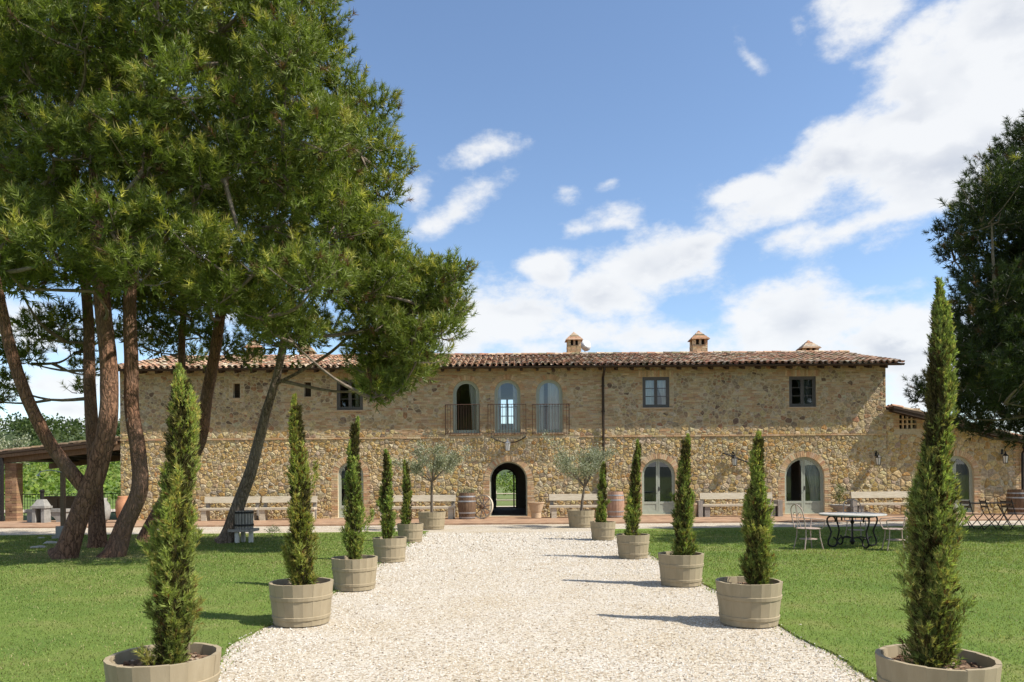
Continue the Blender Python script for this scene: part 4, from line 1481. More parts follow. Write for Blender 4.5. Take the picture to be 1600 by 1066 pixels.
mb = MB(); mb.lathe([(.19, .85), (.01, .86)], 16); mb.build('soil', M['soil'], t)
c = P(182, 812, 27.6)
t = thing('tall_terracotta_jar', 'reddish terracotta jar beside the grey jar near the house corner', 'jar', (c.x + .25, 27.6, .05))
mb = MB(); mb.lathe([(.14, 0), (.22, .2), (.27, .55), (.24, .8), (.17, .92), (.2, .98), (.16, .985), (.14, .9)], 18); mb.build('body', M['terracotta_pot'], t, smooth=True)
mb = MB(); mb.lathe([(.15, .90), (.01, .91)], 14); mb.build('soil', M['soil'], t)

# outdoor shower post with thin arm
c = G(99, 842)
t = thing('garden_shower', 'grey garden shower post with thin arm behind the leaning pine', 'shower', c)
mb = MB(); mb.box((-.05, -.05, .0), (.05, .05, 1.98)); mb.build('post', M['beam'], t)
mb = MB(); mb.tube([(0, -.04, 1.86), (-.3, -.09, 1.92), (-.55, -.09, 1.88), (-.63, -.09, 1.80)], .014, 6); mb.lathe([(.06, 1.76), (.02, 1.80)], 10, (-.63, -.09, 0)); mb.build('arm', M['zinc'], t)
mb = MB(); mb.box((-.2, -.2, .02), (.2, .2, .10)); mb.build('base', M['concrete'], t)
mb = MB(); mb.box((-.10, -.19, .102), (.14, -.06, .36)); mb.build('basin', M['concrete'], t)


def rock(name, label, p, sx, sy, sz, seed, m):
    bm = bmesh.new(); bmesh.ops.create_icosphere(bm, subdivisions=3, radius=1)
    for v in bm.verts:
        n = mnoise.noise(v.co * 1.4 + Vector((seed, 0, 0))) * .35 + mnoise.noise(v.co * 3.5 + Vector((0, seed, 0))) * .14
        v.co = Vector((v.co.x * sx, v.co.y * sy, max(-.3, v.co.z) * sz)) * (1 + n)
    me = bpy.data.meshes.new(name); bm.to_mesh(me); bm.free(); me.materials.append(m)
    o = link(name, me, None, p); tag(o, label, 'rock'); return o


rock('rock', 'pale flat rock lying on the grass left of the pine roots', G(60, 857), .22, .12, .07, 3, M['rock'])
rock('rock', 'longer grey stone slab at the foot of the forked pine', G(82, 850), .30, .14, .07, 9, M['rock'])
rock('rock', 'small pale stone far out on the left lawn edge', G(64, 842), .12, .08, .05, 5, M['rock'])


# ------------------------------------------------------------------ benches, barrels, pots along the facade
def bench(label, xa, xb, y, rz=0.0, arms=False):
    L_ = xb - xa
    t = thing('wooden_bench', label, 'bench', ((xa + xb) / 2, y, .05), rz, 'benches along the house wall')
    h = L_ / 2
    mb = MB(); mb.box((-h, -.24, .40), (h, .20, .48)); mb.build('seat', M['bench_wood'], t)
    mb = MB(); Mx = Matrix.Translation((0, .30, .66)) @ Matrix.Rotation(R(-10), 4, 'X')
    mb.box((-h + .02, -.03, 0), (h - .02, .03, .25), M=Mx); mb.build('backrest', M['bench_wood'], t)
    for s in (-1, 1):
        mb = MB(); mb.box((s * (h - .18) - .10, -.20, 0), (s * (h - .18) + .10, .16, .398)); mb.build('leg', M['bench_wood'] if not arms else M['grey_wood'], t)
        mb = MB(); Mx = Matrix.Translation((s * (h - .12), .26, 0)) @ Matrix.Rotation(R(-8), 4, 'X'); mb.box((-.07, .0, 0), (.07, .07, .92), M=Mx); mb.build('back_post', M['grey_wood'], t)
        if arms:
            mb = MB(); mb.box((s * (h + .09) - .085, -.26, .0), (s * (h + .09) + .085, .24, .62)); mb.build('arm', M['grey_wood'], t)
    return t


BY = 28.35
def bx(px): return P(px, 800, BY).x
bench('pale plank bench behind the leaning grey pine, nearest the porch', bx(314), bx(402), BY)
bench('pale plank bench between the leaning pine and the left glazed door', bx(405), bx(493), BY)
bench('pale plank bench behind the left olive tub beside the dark barrel', bx(592), bx(712), BY)
bench('pale plank bench behind the right olive tub next to the clay urn', bx(858), bx(948), BY)
bench('pale plank bench with solid arm block between the two right doors', bx(1096), bx(1212), BY, arms=True)
bench('pale plank bench behind the round garden table', bx(1335), bx(1455), BY, arms=True)


def barrel(label, x, y, h=.92, r=.30, wood='brown_wood', hoops=(.06, .24, .68, .86), staves=18, z=.05):
    t = thing('wooden_barrel', label, 'barrel', (x, y, z))
    prof = lambda q: r * (.80 + .20 * math.sin(math.pi * (.08 + .84 * q)))
    r_ = random.Random(int(x * 100))
    mb = MB()
    for k in range(staves):
        a0 = 6.2832 * k / staves + .012; a1 = 6.2832 * (k + 1) / staves - .012
        v = []; f = []
        off = r_.uniform(-.003, .004)
        for i in range(9):
            q = i / 8; rr = prof(q) + off
            v += [(rr * math.cos(a0), rr * math.sin(a0), h * q), (rr * 1.008 * math.cos((a0 + a1) / 2), rr * 1.008 * math.sin((a0 + a1) / 2), h * q), (rr * math.cos(a1), rr * math.sin(a1), h * q)]
        for i in range(8):
            b = i * 3; f += [(b, b + 1, b + 4, b + 3), (b + 1, b + 2, b + 5, b + 4)]
        mb.add(v, f)
    mb.build('staves', M[wood], t)
    mb = MB(); mb.lathe([(prof(1) * .95, h - .05), (.001, h - .05)], staves); mb.lathe([(.001, .03), (prof(0) * .95, .03)], staves); mb.build('head', M[wood], t)
    hm = MB()
    for q in hoops:
        mb = MB(); w = .03
        q0, q1 = q - w / h / 1.2, q + w / h / 1.2
        mb.lathe([(prof(q0) + .002, h * q0), (prof(q0) + .009, h * q0), (prof(q1) + .009, h * q1), (prof(q1) + .002, h * q1)], 28); mb.build('hoop', M['zinc'] if wood != 'grey_wood' else M['iron'], t, smooth=False)
    return t


c = P(730, 812, 28.1); barrel('dark oak barrel with bright hoops left of the passage beside the wheel', c.x, 28.1, 1.0, .345, 'brown_wood')
c = P(962, 812, 28.2); barrel('reddish oak barrel half hidden by a cypress right of the olive tree', c.x, 28.2, 1.0, .33, 'red_wood')
c = P(1592, 790, 28.4); barrel('dark barrel with pale hoops by the annex downpipe', c.x, 28.4, .95, .42, 'brown_wood')

# wagon wheel
c = P(754, 797, 28.05)
t = thing('wagon_wheel', 'spoked wooden wagon wheel leaning beside the passage', 'wheel', (c.x, 28.0, .05))
Mx = Matrix.Translation((0, .08, .46)) @ Matrix.Rotation(R(-32), 4, 'Z') @ Matrix.Rotation(R(-10), 4, 'X')
rim = MB(); n = 32; rr, w_, d_ = .42, .045, .045
v = []
for k in range(n):
    a = 6.2832 * k / n
    for (q, yy) in ((rr, -d_), (rr + w_, -d_), (rr + w_, d_), (rr, d_)): v.append(Mx @ Vector((q * math.cos(a), yy, q * math.sin(a))))
rim.add(v, [(4 * k + i, 4 * k + (i + 1) % 4, 4 * ((k + 1) % n) + (i + 1) % 4, 4 * ((k + 1) % n) + i) for k in range(n) for i in range(4)])
rim.build('rim', M['bench_wood'], t)
mb = MB(); mb.tube([Mx @ Vector((0, -.12, 0)), Mx @ Vector((0, -.10, 0)), Mx @ Vector((0, .10, 0))], [.05, .085, .085], 12); mb.build('hub', M['brown_wood'], t)
for k in range(10):
    a = 6.2832 * k / 10 + .2
    mb = MB(); mb.tube([Mx @ Vector((.06 * math.cos(a), 0, .06 * math.sin(a))), Mx @ Vector((rr * math.cos(a), 0, rr * math.sin(a)))], [.024, .018], 6); mb.build('spoke', M['grey_wood'], t)

# clay urn and small pots
c = P(838, 812, 28.2)
t = thing('clay_urn', 'flared pale clay urn right of the passage', 'urn', (c.x, 28.2, .05))
mb = MB(); mb.lathe([(.17, 0), (.19, .02), (.19, .22), (.21, .26), (.30, .56), (.32, .58), (.32, .62), (.285, .62), (.20, .3)], 24); mb.build('body', M['clay'], t)
mb = MB(); mb.lathe([(.23, .42), (.01, .43)], 16); mb.build('soil', M['soil'], t)
c = P(1083, 812, 28.3)
t = thing('plant_pot', 'pale clay flowerpot between the middle door and a bench', 'pot', (c.x, 28.3, .05))
mb = MB(); mb.lathe([(.12, 0), (.20, .46), (.215, .47), (.215, .54), (.185, .54), (.17, .44)], 20); mb.build('body', M['clay'], t)
mb = MB(); mb.lathe([(.175, .47), (.01, .48)], 16); mb.build('soil', M['soil'], t)
c = P(1312, 812, 28.2)
t = thing('bowl_planter', 'wide stone bowl planter beside the arched door with the curtain', 'planter', (c.x, 28.2, .05))
mb = MB(); mb.lathe([(.14, 0), (.15, .05), (.09, .12), (.10, .16), (.30, .34), (.37, .40), (.37, .44), (.33, .43), (.2, .36)], 22); mb.build('bowl', M['concrete'], t)
mb = MB(); mb.lathe([(.28, .40), (.01, .41)], 16); mb.build('soil', M['soil'], t)
BOWL = (c.x, 28.2, .45)

# wine press barrel on legs
c = G(381, 849)
t = thing('basket_press', 'slatted grey basket press standing on three pale legs on the lawn', 'press', c)
for k in range(3):
    a = 2.0 + k * 2.094
    mb = MB(); Mx = Matrix.Translation((.19 * math.cos(a), .19 * math.sin(a), 0)); mb.box((-.045, -.045, 0), (.045, .045, .30), M=Mx); mb.build('leg', M['white_wood'], t)
mb = MB(); mb.box((-.30, -.28, .302), (.30, .28, .37)); mb.build('base_board', M['grey_wood'], t)
for k in range(20):
    a = 6.2832 * k / 20
    mb = MB(); Mx = Matrix.Rotation(a, 4, 'Z'); mb.box((.205, -.027, .375), (.235, .027, .83), M=Mx); mb.build('slat', M['grey_wood'], t)
for z in (.44, .76):
    mb = MB(); mb.lathe([(.237, z), (.250, z), (.250, z + .05), (.237, z + .05)], 28); mb.build('hoop', M['iron'], t)
mb = MB(); mb.tube([(0, 0, .37), (0, 0, 1.0)], .02, 8); mb.build('screw', M['iron'], t)


# ------------------------------------------------------------------ garden table and chairs
c = G(1332, 856)
t = thing('garden_table', 'round pale stone table on black scrolled iron legs on the right lawn', 'table', (c.x, c.y, .02))
mb = MB(); mb.lathe([(.62, .70), (.685, .705), (.69, .72), (.685, .735), (.001, .737)], 48); mb.build('table_top', M['marble'], t)


def scroll(px_pts, s):
    return px_pts


for k in range(4):
    a = R(8) + k * math.pi / 2
    pts = []
    # upper curl under the top
    for i in range(9):
        q = math.pi * (1.15 - 1.05 * i / 8); pts.append((.50 + .10 * math.cos(q) * (1 if i else 1), .60 + .085 * math.sin(q)))
    pts += [(.60, .58), (.575, .50), (.53, .42), (.50, .34), (.53, .24), (.57, .16)]
    for i in range(1, 13):
        q = -.1 - math.pi * 1.45 * i / 12; pts.append((.46 + (.135 - .005 * i) * math.cos(q) * 1.0, .13 + (.125 - .0035 * i) * math.sin(q)))
    pth = [Vector((x * math.cos(a), x * math.sin(a), z)) for x, z in pts]
    mb = MB(); mb.tube(pth, .019, 6); mb.build('leg', M['iron'], t, smooth=True)
    mb = MB(); mb.tube([Vector((x * math.cos(a), x * math.sin(a), z)) for x, z in ((.36, .14), (.30, .20), (.20, .22), (.06, .20))], .016, 6); mb.build('brace', M['iron'], t, smooth=True)
mb = MB(); mb.tube([(0, 0, .08), (0, 0, .70)], .022, 8); mb.lathe([(.02, .05), (.06, .12), (.02, .2)], 10); mb.lathe([(.02, .5), (.045, .55), (.02, .6)], 10); mb.build('centre_post', M['iron'], t)
mb = MB(); mb.lathe([(.42, .66), (.45, .66), (.45, .70), (.42, .70)], 32); mb.build('apron_ring', M['iron'], t)


def iron_chair(label, loc, rz, m='pale_iron', arms=True):
    t = thing('iron_chair', label, 'chair', loc, rz, 'garden table chairs')
    mm = M[m]
    mb = MB()      # slatted seat: facing +x
    mb.lathe([(.235, .435), (.25, .44), (.25, .45), (.235, .455)], 24)
    for i in range(-4, 5):
        w = math.sqrt(max(0, .24 ** 2 - (i * .05) ** 2)); mb.box((-w, i * .05 - .017, .444), (w, i * .05 + .017, .452))
    mb.build('seat', mm, t)
    for sx, sy in ((1, 1), (1, -1), (-1, 1), (-1, -1)):
        mb = MB(); mb.tube([(sx * .16, sy * .16, .44), (sx * .17, sy * .17, .25), (sx * .22, sy * .2, 0)], .0125, 6); mb.build('leg', mm, t)
    mb = MB(); mb.lathe([(.17, .21), (.183, .21), (.183, .224), (.17, .224)], 20); mb.build('stretcher', mm, t)
    bk = MB(); pts = [(-.20, -.2, .44), (-.24, -.22, .65), (-.28, -.2, .85), (-.30, -.12, .93), (-.31, 0, .97), (-.30, .12, .93), (-.28, .2, .85), (-.24, .22, .65), (-.20, .2, .44)]
    bk.tube([tuple(q) for q in smooth_path(pts, 4)], .0125, 6); bk.build('back_frame', mm, t, smooth=True)
    sc = MB()
    for s in (-1, 1):
        pts = []
        for i in range(14):
            q = i / 13 * 5.2; rr = .085 * (1 - i / 22); pts.append((-.255 - .004 * i * .3, s * (.095 - rr * math.cos(q)), .72 + rr * math.sin(q)))
        sc.tube(pts, .008, 5); sc.tube([(-.21, s * .07, .45), (-.25, s * .03, .62), (-.27, s * .02, .8), (-.30, s * .01, .96)], .008, 5)
    sc.build('back_scroll', mm, t)
    if arms:
        for s in (-1, 1):
            mb = MB(); mb.tube([tuple(q) for q in smooth_path([(-.25, s * .22, .68), (-.05, s * .27, .67), (.18, s * .26, .65), (.24, s * .25, .62), (.22, s * .235, .5), (.19, s * .19, .44)], 4)], .011, 6); mb.build('armrest', mm, t, smooth=True)
    return t


c = G(1266, 860); iron_chair('faded pink iron armchair left of the round table', (c.x, c.y + .1, .02), R(12))
c = G(1400, 862); iron_chair('faded pink iron armchair right of the round table near the cypress', (c.x + .05, c.y + .1, .02), R(168))
c = G(1338, 843); iron_chair('faded iron chair standing behind the round table', (c.x, c.y, .02), R(-95))


def folding_chair(label, loc, rz):
    t = thing('folding_chair', label, 'chair', loc, rz, 'folding chairs by the annex')
    mm = M['iron']
    for i in range(6):
        mb = MB(); mb.box((-.19, -.2 + i * .066, .44), (.19, -.2 + i * .066 + .05, .455)); mb.build('seat_slat', M['brown_wood'], t)
    for s in (-1, 1):
        mb = MB(); mb.tube([(s * .2, -.24, 0), (s * .2, .10, .46), (s * .2, .22, .86)], .013, 5); mb.build('leg', mm, t)
        mb = MB(); mb.tube([(s * .175, .26, 0), (s * .175, -.2, .44)], .013, 5); mb.build('leg', mm, t)
    for z, y in ((.66, .165), (.80, .205)):
        mb = MB(); mb.box((-.2, y - .012, z - .03), (.2, y + .006, z + .03)); mb.build('back_slat', M['brown_wood'], t)
    mb = MB(); mb.tube([(-.2, -.2, .05), (.2, -.2, .05)], .009, 5); mb.build('stretcher', mm, t)
    return t


for px, lab, rz in ((1518, 'leftmost dark folding chair near the annex door', 95), (1548, 'middle dark folding chair in front of the annex wall', 80), (1582, 'dark folding chair nearest the annex downpipe', 100)):
    c = G(px, 829); folding_chair(lab, (c.x, c.y, .02), R(rz))
c = G(1556, 826)
t = thing('folding_table', 'dark slatted folding table among the chairs by the annex', 'table', (c.x, c.y + .55, .02))
for i in range(7):
    mb = MB(); mb.box((-.75, -.35 + i * .1, .70), (.75, -.35 + i * .1 + .085, .72)); mb.build('table_slat', M['brown_wood'], t)
for s in (-1, 1):
    for q in (-1, 1):
        mb = MB(); mb.tube([(s * .6, -.3 * q, 0), (s * .6, .3 * q, .70)], .015, 5); mb.build('leg', M['iron'], t)

# ------------------------------------------------------------------ planter tubs and cypresses
def tub(label, loc, D, H, rz=0.0, n=20, group='staved planter tubs'):
    t = thing('planter_tub', label, 'planter', loc, rz, group)
    r1, r0 = D / 2, D / 2 * .86
    a = math.pi / n * .997
    th_ = .032
    v = []
    for (r, z) in ((r0, 0), (r1, H)):
        for rr in (r, r - th_):
            for s in (-1, 1): v.append((rr * math.cos(a * s), rr * math.sin(a * s), z))
    # v: bottom outer -,+ ; bottom inner -,+ ; top outer -,+ ; top inner -,+
    f = [(0, 1, 5, 4), (3, 2, 6, 7), (4, 5, 7, 6), (1, 0, 2, 3), (0, 4, 6, 2), (5, 1, 3, 7)]
    mb = MB(); mb.add(v, f); me = mb.mesh('stave', M['tub'])
    r_ = random.Random(int(loc[0] * 91 + loc[1] * 13))
    for k in range(n):
        o = link('stave', me, t); o.rotation_euler = (0, 0, 6.2832 * k / n)
        q = 1 + r_.uniform(-.004, .006); o.scale = (q, q, 1 + r_.uniform(-.006, .006))
    for z0, z1 in ((.13, .22), (.60, .70)):
        mb = MB(); ra, rb = r0 + (r1 - r0) * z0, r0 + (r1 - r0) * z1
        mb.lathe([(ra + .001, H * z0), (ra + .007, H * z0 + .004), (rb + .007, H * z1 - .004), (rb + .001, H * z1)], n * 2); mb.build('hoop', M['tub'], t)
    # mulch
    mb = MB(); nr, na = 9, 40; rs_ = r0 + (r1 - r0) * .84 - th_ - .002
    v = [(0, 0, H * .84)]
    for i in range(1, nr + 1):
        for k in range(na):
            q = rs_ * i / nr; aa = 6.2832 * k / na
            v.append((q * math.cos(aa), q * math.sin(aa), H * .84 + (r_.uniform(-.014, .018) if i < nr else 0)))
    f = [(0, 1 + k, 1 + (k + 1) % na) for k in range(na)]
    for i in range(nr - 1):
        for k in range(na):
            b = 1 + i * na; f.append((b + k, b + na + k, b + na + (k + 1) % na, b + (k + 1) % na))
    mb.add(v, f); mb.build('soil', M['soil'], t)
    chips = MB()
    for k in range(90):
        q = rs_ * math.sqrt(r_.random()) * .95; aa = r_.uniform(0, 6.28)
        Mx = Matrix.Translation((q * math.cos(aa), q * math.sin(aa), H * .84 + .012)) @ Matrix.Rotation(r_.uniform(0, 6.28), 4, 'Z') @ Matrix.Rotation(r_.uniform(-.5, .5), 4, 'X')
        chips.box((-.015, -.007, -.004), (.015, .007, .004), r_.choice([(.30, .20, .13), (.20, .12, .07), (.42, .33, .24), (.12, .07, .045)]), M=Mx)
    o = chips.build('mulch_chips', M['brick'], t); tag(o, kind='stuff')
    return H * .84


def cypress(label, base, top, Rm, seed, n_plume, spr, m, nl=.05, nw=.007, prof='col', tint=(1, 1, 1)):
    rng = np.random.default_rng(seed)
    base = np.array(base); top = np.array(top); H = top[2] - base[2]
    t = thing('cypress', label, 'tree', tuple(base), 0, 'cypresses in tubs')

    def rad(q):
        if prof == 'col': return Rm * np.interp(q, [0, .08, .25, .55, .75, .88, .95, 1.0], [.74, .96, 1.0, .86, .56, .28, .14, .04])
        if prof == 'full': return Rm * np.interp(q, [0, .08, .25, .60, .80, .90, .96, 1.0], [.78, .98, 1.0, .90, .66, .42, .22, .05])
        return Rm * np.interp(q, [0, .06, .20, .42, .58, .78, .90, .96, 1.0], [.78, .98, 1.0, .80, .54, .36, .24, .12, .03])

    q0 = rng.uniform(-.20, .87, n_plume); az = rng.uniform(0, 2 * np.pi, n_plume)
    q0[:max(3, n_plume // 20)] = rng.uniform(.78, .92, max(3, n_plume // 20))
    pl = rng.uniform(.10, .23, n_plume) * (1.0 if H > 1.3 else 1.25)
    off = rng.uniform(.30, .98, n_plume) ** .8 * (1 + .16 * np.sin(az * 2 + q0 * 11 + seed))
    stray = rng.random(n_plume) < .14; off = np.where(stray, off * 1.28, off)
    # sprays on plumes
    idx = rng.integers(0, n_plume, spr); s = rng.random(spr)
    q = q0[idx] + pl[idx] * s
    ok = (q > 0) & (q < 1.0); idx, s, q = idx[ok], s[ok], q[ok]
    n = len(q)
    rr = rad(np.clip(q, 0, 1)) * (1 + .13 * np.sin(q * 13 + seed * 2.1) + .09 * np.sin(q * 29 + seed))
    pr = (.30 * Rm + .008) * np.sin(np.pi * (.16 + .80 * s)) ** .8 * (1.12 - .75 * s) * np.clip(1.3 - q, .3, 1)
    a = az[idx] + rng.normal(0, .05, n); axr = np.maximum(rr * off[idx] * (.50 + .62 * s) - pr * .4, 0)
    phi = rng.uniform(0, 2 * np.pi, n); ro = pr * rng.uniform(.45, 1.1, n)
    lean = (top - base)[None, :2] * (q[:, None] ** 1.3)
    wob = .035 * np.stack([np.sin(q * 9 + seed), np.cos(q * 8 + seed)], 1) * q[:, None]
    cx = np.cos(a) * axr + np.cos(phi) * ro; cy = np.sin(a) * axr + np.sin(phi) * ro
    p = np.stack([cx + lean[:, 0] + wob[:, 0], cy + lean[:, 1] + wob[:, 1], q * H], 1)
    out = np.stack([np.cos(a) * .30 + np.cos(phi) * .42, np.sin(a) * .30 + np.sin(phi) * .42, np.full(n, .9)], 1) + rng.normal(0, .30, (n, 3))
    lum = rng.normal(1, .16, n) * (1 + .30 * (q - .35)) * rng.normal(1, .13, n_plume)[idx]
    col = np.array([.235, .285, .085]) * lum[:, None]
    yel = rng.random(n) < .20; col[yel] = np.array([.34, .315, .11]) * lum[yel, None]
    br = rng.random(n) < .035; col[br] = np.array([.17, .095, .04]) * lum[br, None]
    gp = rng.normal(0, 1, n_plume) > 1.0; gy = gp[idx] & (rng.random(n) < .6); col[gy] = np.array([.32, .30, .10]) * lum[gy, None]
    col = col * np.array(tint)
    nla = nl * np.clip(1.35 - .85 * q, .42, 1.05)
    co, cc = brushes(p, out * np.stack([1 - .55 * q, 1 - .55 * q, np.ones(n)], 1), nla * 1.3, m, nla, nw, (.15, .95), col, rng, .22)
    # inner dead twigs
    ni = max(120, spr // 5); qi = rng.uniform(.0, .93, ni); ai = rng.uniform(0, 6.28, ni); ri = rad(qi) * rng.uniform(0, .6, ni)
    pi_ = np.stack([np.cos(ai) * ri + (top - base)[0] * qi ** 1.3, np.sin(ai) * ri + (top - base)[1] * qi ** 1.3, qi * H], 1)
    oi = np.stack([np.cos(ai) * .5, np.sin(ai) * .5, np.ones(ni)], 1)
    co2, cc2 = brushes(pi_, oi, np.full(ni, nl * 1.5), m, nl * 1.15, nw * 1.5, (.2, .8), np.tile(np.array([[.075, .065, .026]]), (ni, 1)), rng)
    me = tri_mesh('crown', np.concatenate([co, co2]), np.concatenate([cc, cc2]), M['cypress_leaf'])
    link('crown', me, t)
    mb = MB(); pts = [(0, 0, -.03)]; rad_ = [.03]
    for i in range(1, 7):
        k = i / 7; pts.append(((top - base)[0] * k ** 1.3, (top - base)[1] * k ** 1.3, H * k)); rad_.append(.028 * (1 - k) + .004)
    mb.tube(pts, rad_, 7); mb.build('trunk', M['olive_bark'], t)
    return t


TH = .455
tubs = [  # rim px, D, cypress: top px, widest radius px, seed, quality, label parts
    ((257, 1025), .70, (284, 570), (270, 1036), .150, 'full', 1, (105, 8200, 11, .036, .0058), 'nearest on the left of the path', (1.12, 1.08, 1.0)),
    ((1463, 1029), .69, (1477, 438), (1457, 1036), .186, 'cone', 2, (135, 10000, 11, .036, .0058), 'nearest on the right of the path, the tallest', (.92, .92, .95)),
    ((471, 910), .70, (462, 617), (473, 912), .156, 'col', 3, (80, 5000, 10, .042, .0085), 'second from the camera on the left', (1.15, 1.05, .9)),
    ((1170, 909), .70, (1187, 676), (1182, 910), .168, 'cone', 4, (80, 5000, 10, .042, .0085), 'second from the camera on the right', (1.0, 1.0, .95)),
    ((554, 872), .67, (554, 652), (553, 869), .142, 'col', 5, (62, 3500, 9, .048, .011), 'third from the camera on the left', (1.0, 1.03, .95)),
    ((1064, 866), .67, (1073, 680), (1066, 862), .156, 'col', 6, (62, 3500, 9, .048, .011), 'third from the camera on the right', (.98, 1.0, .95)),
    ((609, 841), .655, (603, 703), (605, 838), .138, 'col', 7, (50, 2500, 9, .052, .013), 'fourth from the camera on the left', (.98, 1.03, .95)),
    ((989, 836), .66, (999, 688), (988, 834), .152, 'col', 8, (50, 2500, 9, .052, .013), 'fourth from the camera on the right', (1.0, 1.0, .95)),
    ((641, 819), .67, (634, 720), (637, 815), .13, 'col', 9, (44, 2000, 9, .055, .015), 'fifth from the camera on the left beside the olive', (.95, 1.0, .95)),
    ((942, 816), .65, (944, 722), (940, 812), .14, 'col', 10, (44, 2000, 9, .055, .015), 'fifth from the camera on the right beside the olive', (.95, 1.0, .95)),
]
for (rim, D, tp, bp, Rm, prof, seed, (npl, spr, mm, nl, nw), where, tint) in tubs:
    c = G(rim[0], rim[1], TH); c.z = 0.0
    zt = tub('taupe staved wooden tub ' + where, (c.x, c.y, .012), D, TH, seed * .37)
    b = P(bp[0], bp[1], c.y); tt = P(tp[0], tp[1] + 3 * 4.8 / c.y, c.y)
    cypress('slim potted cypress ' + where, (b.x, c.y, zt), (tt.x, c.y + .03, tt.z), Rm, seed, npl, spr, mm, nl, nw, prof, tint)


# ------------------------------------------------------------------ olives
def leafcloud(p, d, L_, W_, col, rng):
    """diamond leaves, two triangles each"""
    n = len(p); d = nrmz(d)
    w = nrmz(np.cross(d, rng.normal(size=(n, 3)))) * (W_ * .5)
    a = p; b = p + d * L_[:, None]; m = p + d * (L_ * .5)[:, None]
    t1 = np.stack([a, m - w, b], 1); t2 = np.stack([a, b, m + w], 1)
    return np.concatenate([t1, t2]), np.concatenate([col, col])


def olive(label, base, H, W, trunk_h, seed, n_leaf=5200, leafL=.075, leafW=.022, group='olive trees in tubs', name='olive_tree', lean=(0, 0)):
    rng = np.random.default_rng(seed); r = random.Random(seed)
    t = thing(name, label, 'tree', base, 0, group)
    mb = MB()
    mb.tube([(0, 0, -.05), (lean[0] * .4, 0, trunk_h * .5), (lean[0], lean[1], trunk_h)], [.05, .042, .036], 8)
    mb.build('trunk', M['olive_bark'], t)
    br = MB(); tips = []
    nb = 8
    for k in range(nb):
        a = 6.28 * k / nb + r.uniform(-.3, .3); e = r.uniform(.5, 1.15)
        L1 = r.uniform(.45, 1.0) * (H - trunk_h)
        d = Vector((math.cos(a) * math.cos(e) * W / (H - trunk_h) * .9, math.sin(a) * math.cos(e) * W / (H - trunk_h) * .9, math.sin(e)))
        p0 = Vector((lean[0], lean[1], trunk_h - .03)); p1 = p0 + d * L1 * .5 + Vector((0, 0, .05)); p2 = p0 + d * L1
        br.tube([p0, p1, p2], [.026, .016, .008], 5, caps=False)
        for j in range(7):
            q = r.uniform(.35, 1.0); s = p0.lerp(p2, q)
            d2 = (d.normalized() * .6 + Vector((r.uniform(-1, 1), r.uniform(-1, 1), r.uniform(-.25, .9)))).normalized()
            e2 = s + d2 * r.uniform(.25, .5) * (H - trunk_h) * .6
            br.tube([s, s.lerp(e2, .5) + Vector((0, 0, .03)), e2], [.009, .006, .003], 4, caps=False)
            tips.append((s, e2))
    tag(br.build('branches', M['olive_bark'], t), kind='stuff')
    A = np.array([tuple(x[0]) for x in tips]); B = np.array([tuple(x[1]) for x in tips])
    k = rng.integers(0, len(tips), n_leaf); s = rng.uniform(.1, 1.08, (n_leaf, 1))
    p = A[k] + (B[k] - A[k]) * s + rng.normal(0, .05 * (H - trunk_h), (n_leaf, 3))
    d = nrmz(B[k] - A[k]) * .7 + rng.normal(0, .6, (n_leaf, 3)) + np.array([0, 0, .25])
    col = np.array([.20, .215, .115]) * rng.normal(1, .2, (n_leaf, 1)); sil = rng.random(n_leaf) < .42; col[sil] = np.array([.34, .36, .26]) * rng.normal(1, .14, (sil.sum(), 1))
    co, cc = leafcloud(p, d, rng.uniform(leafL * .7, leafL * 1.2, n_leaf), leafW, np.clip(col, .02, .8), rng)
    link('crown', tri_mesh('crown', co, cc, M['olive_leaf']), t)
    return t


for (px, pbase, ptop, tpx, D, lab, seed, Wd) in ((675, 829, 682, 690, .88, 'left of the path before the passage', 21, 2.5), (908, 826, 672, 923, .88, 'right of the path before the passage', 24, 1.8)):
    c = G(px, pbase - 2)
    zt = tub('large taupe tub with an olive tree ' + lab, (c.x, c.y, .012), D, .54, .2, 22)
    top = P(px, ptop, c.y).z; fork = P(px, 752 if seed == 21 else 760, c.y).z
    olive('potted olive tree with silvery crown ' + lab, (c.x, c.y, zt), top - zt, Wd, fork - zt, seed, lean=((.0 if seed == 21 else .12), 0), n_leaf=7500 if seed == 21 else 7500)


# ------------------------------------------------------------------ pines
def trunk_mesh(mb, path, n=26, seed=0, rough=.10):
    """bark-ridged tube; path [(x,y,z,r)]"""
    sp = smooth_path(path, 9)
    verts = []; faces = []
    for i, q in enumerate(sp):
        p = Vector(q[:3]); r = max(.01, q[3])
        d = Vector(sp[min(i + 1, len(sp) - 1)][:3]) - Vector(sp[max(i - 1, 0)][:3])
        if d.length < 1e-6: d = Vector((0, 0, 1))
        d.normalize(); e1 = Vector((1, 0, 0)) - d * d.x; e1.normalize(); e2 = d.cross(e1)
        for k in range(n):
            a = 6.28318 * k / n
            nz = mnoise.noise(Vector((math.cos(a) * 2.6 + seed, math.sin(a) * 2.6, p.z * .9))) * .6 + mnoise.noise(Vector((math.cos(a) * 7 + seed, math.sin(a) * 7, p.z * 3.2))) * .5
            rr = r * (1 + rough * nz)
            verts.append(p + (e1 * math.cos(a) + e2 * math.sin(a)) * rr)
    for i in range(len(sp) - 1):
        for k in range(n):
            a = i * n + k; b = i * n + (k + 1) % n
            faces.append((a, b, b + n, a + n))
    m = (len(sp) - 1) * n
    faces.append(tuple(range(m, m + n)))
    mb.add(verts, faces)
    return sp


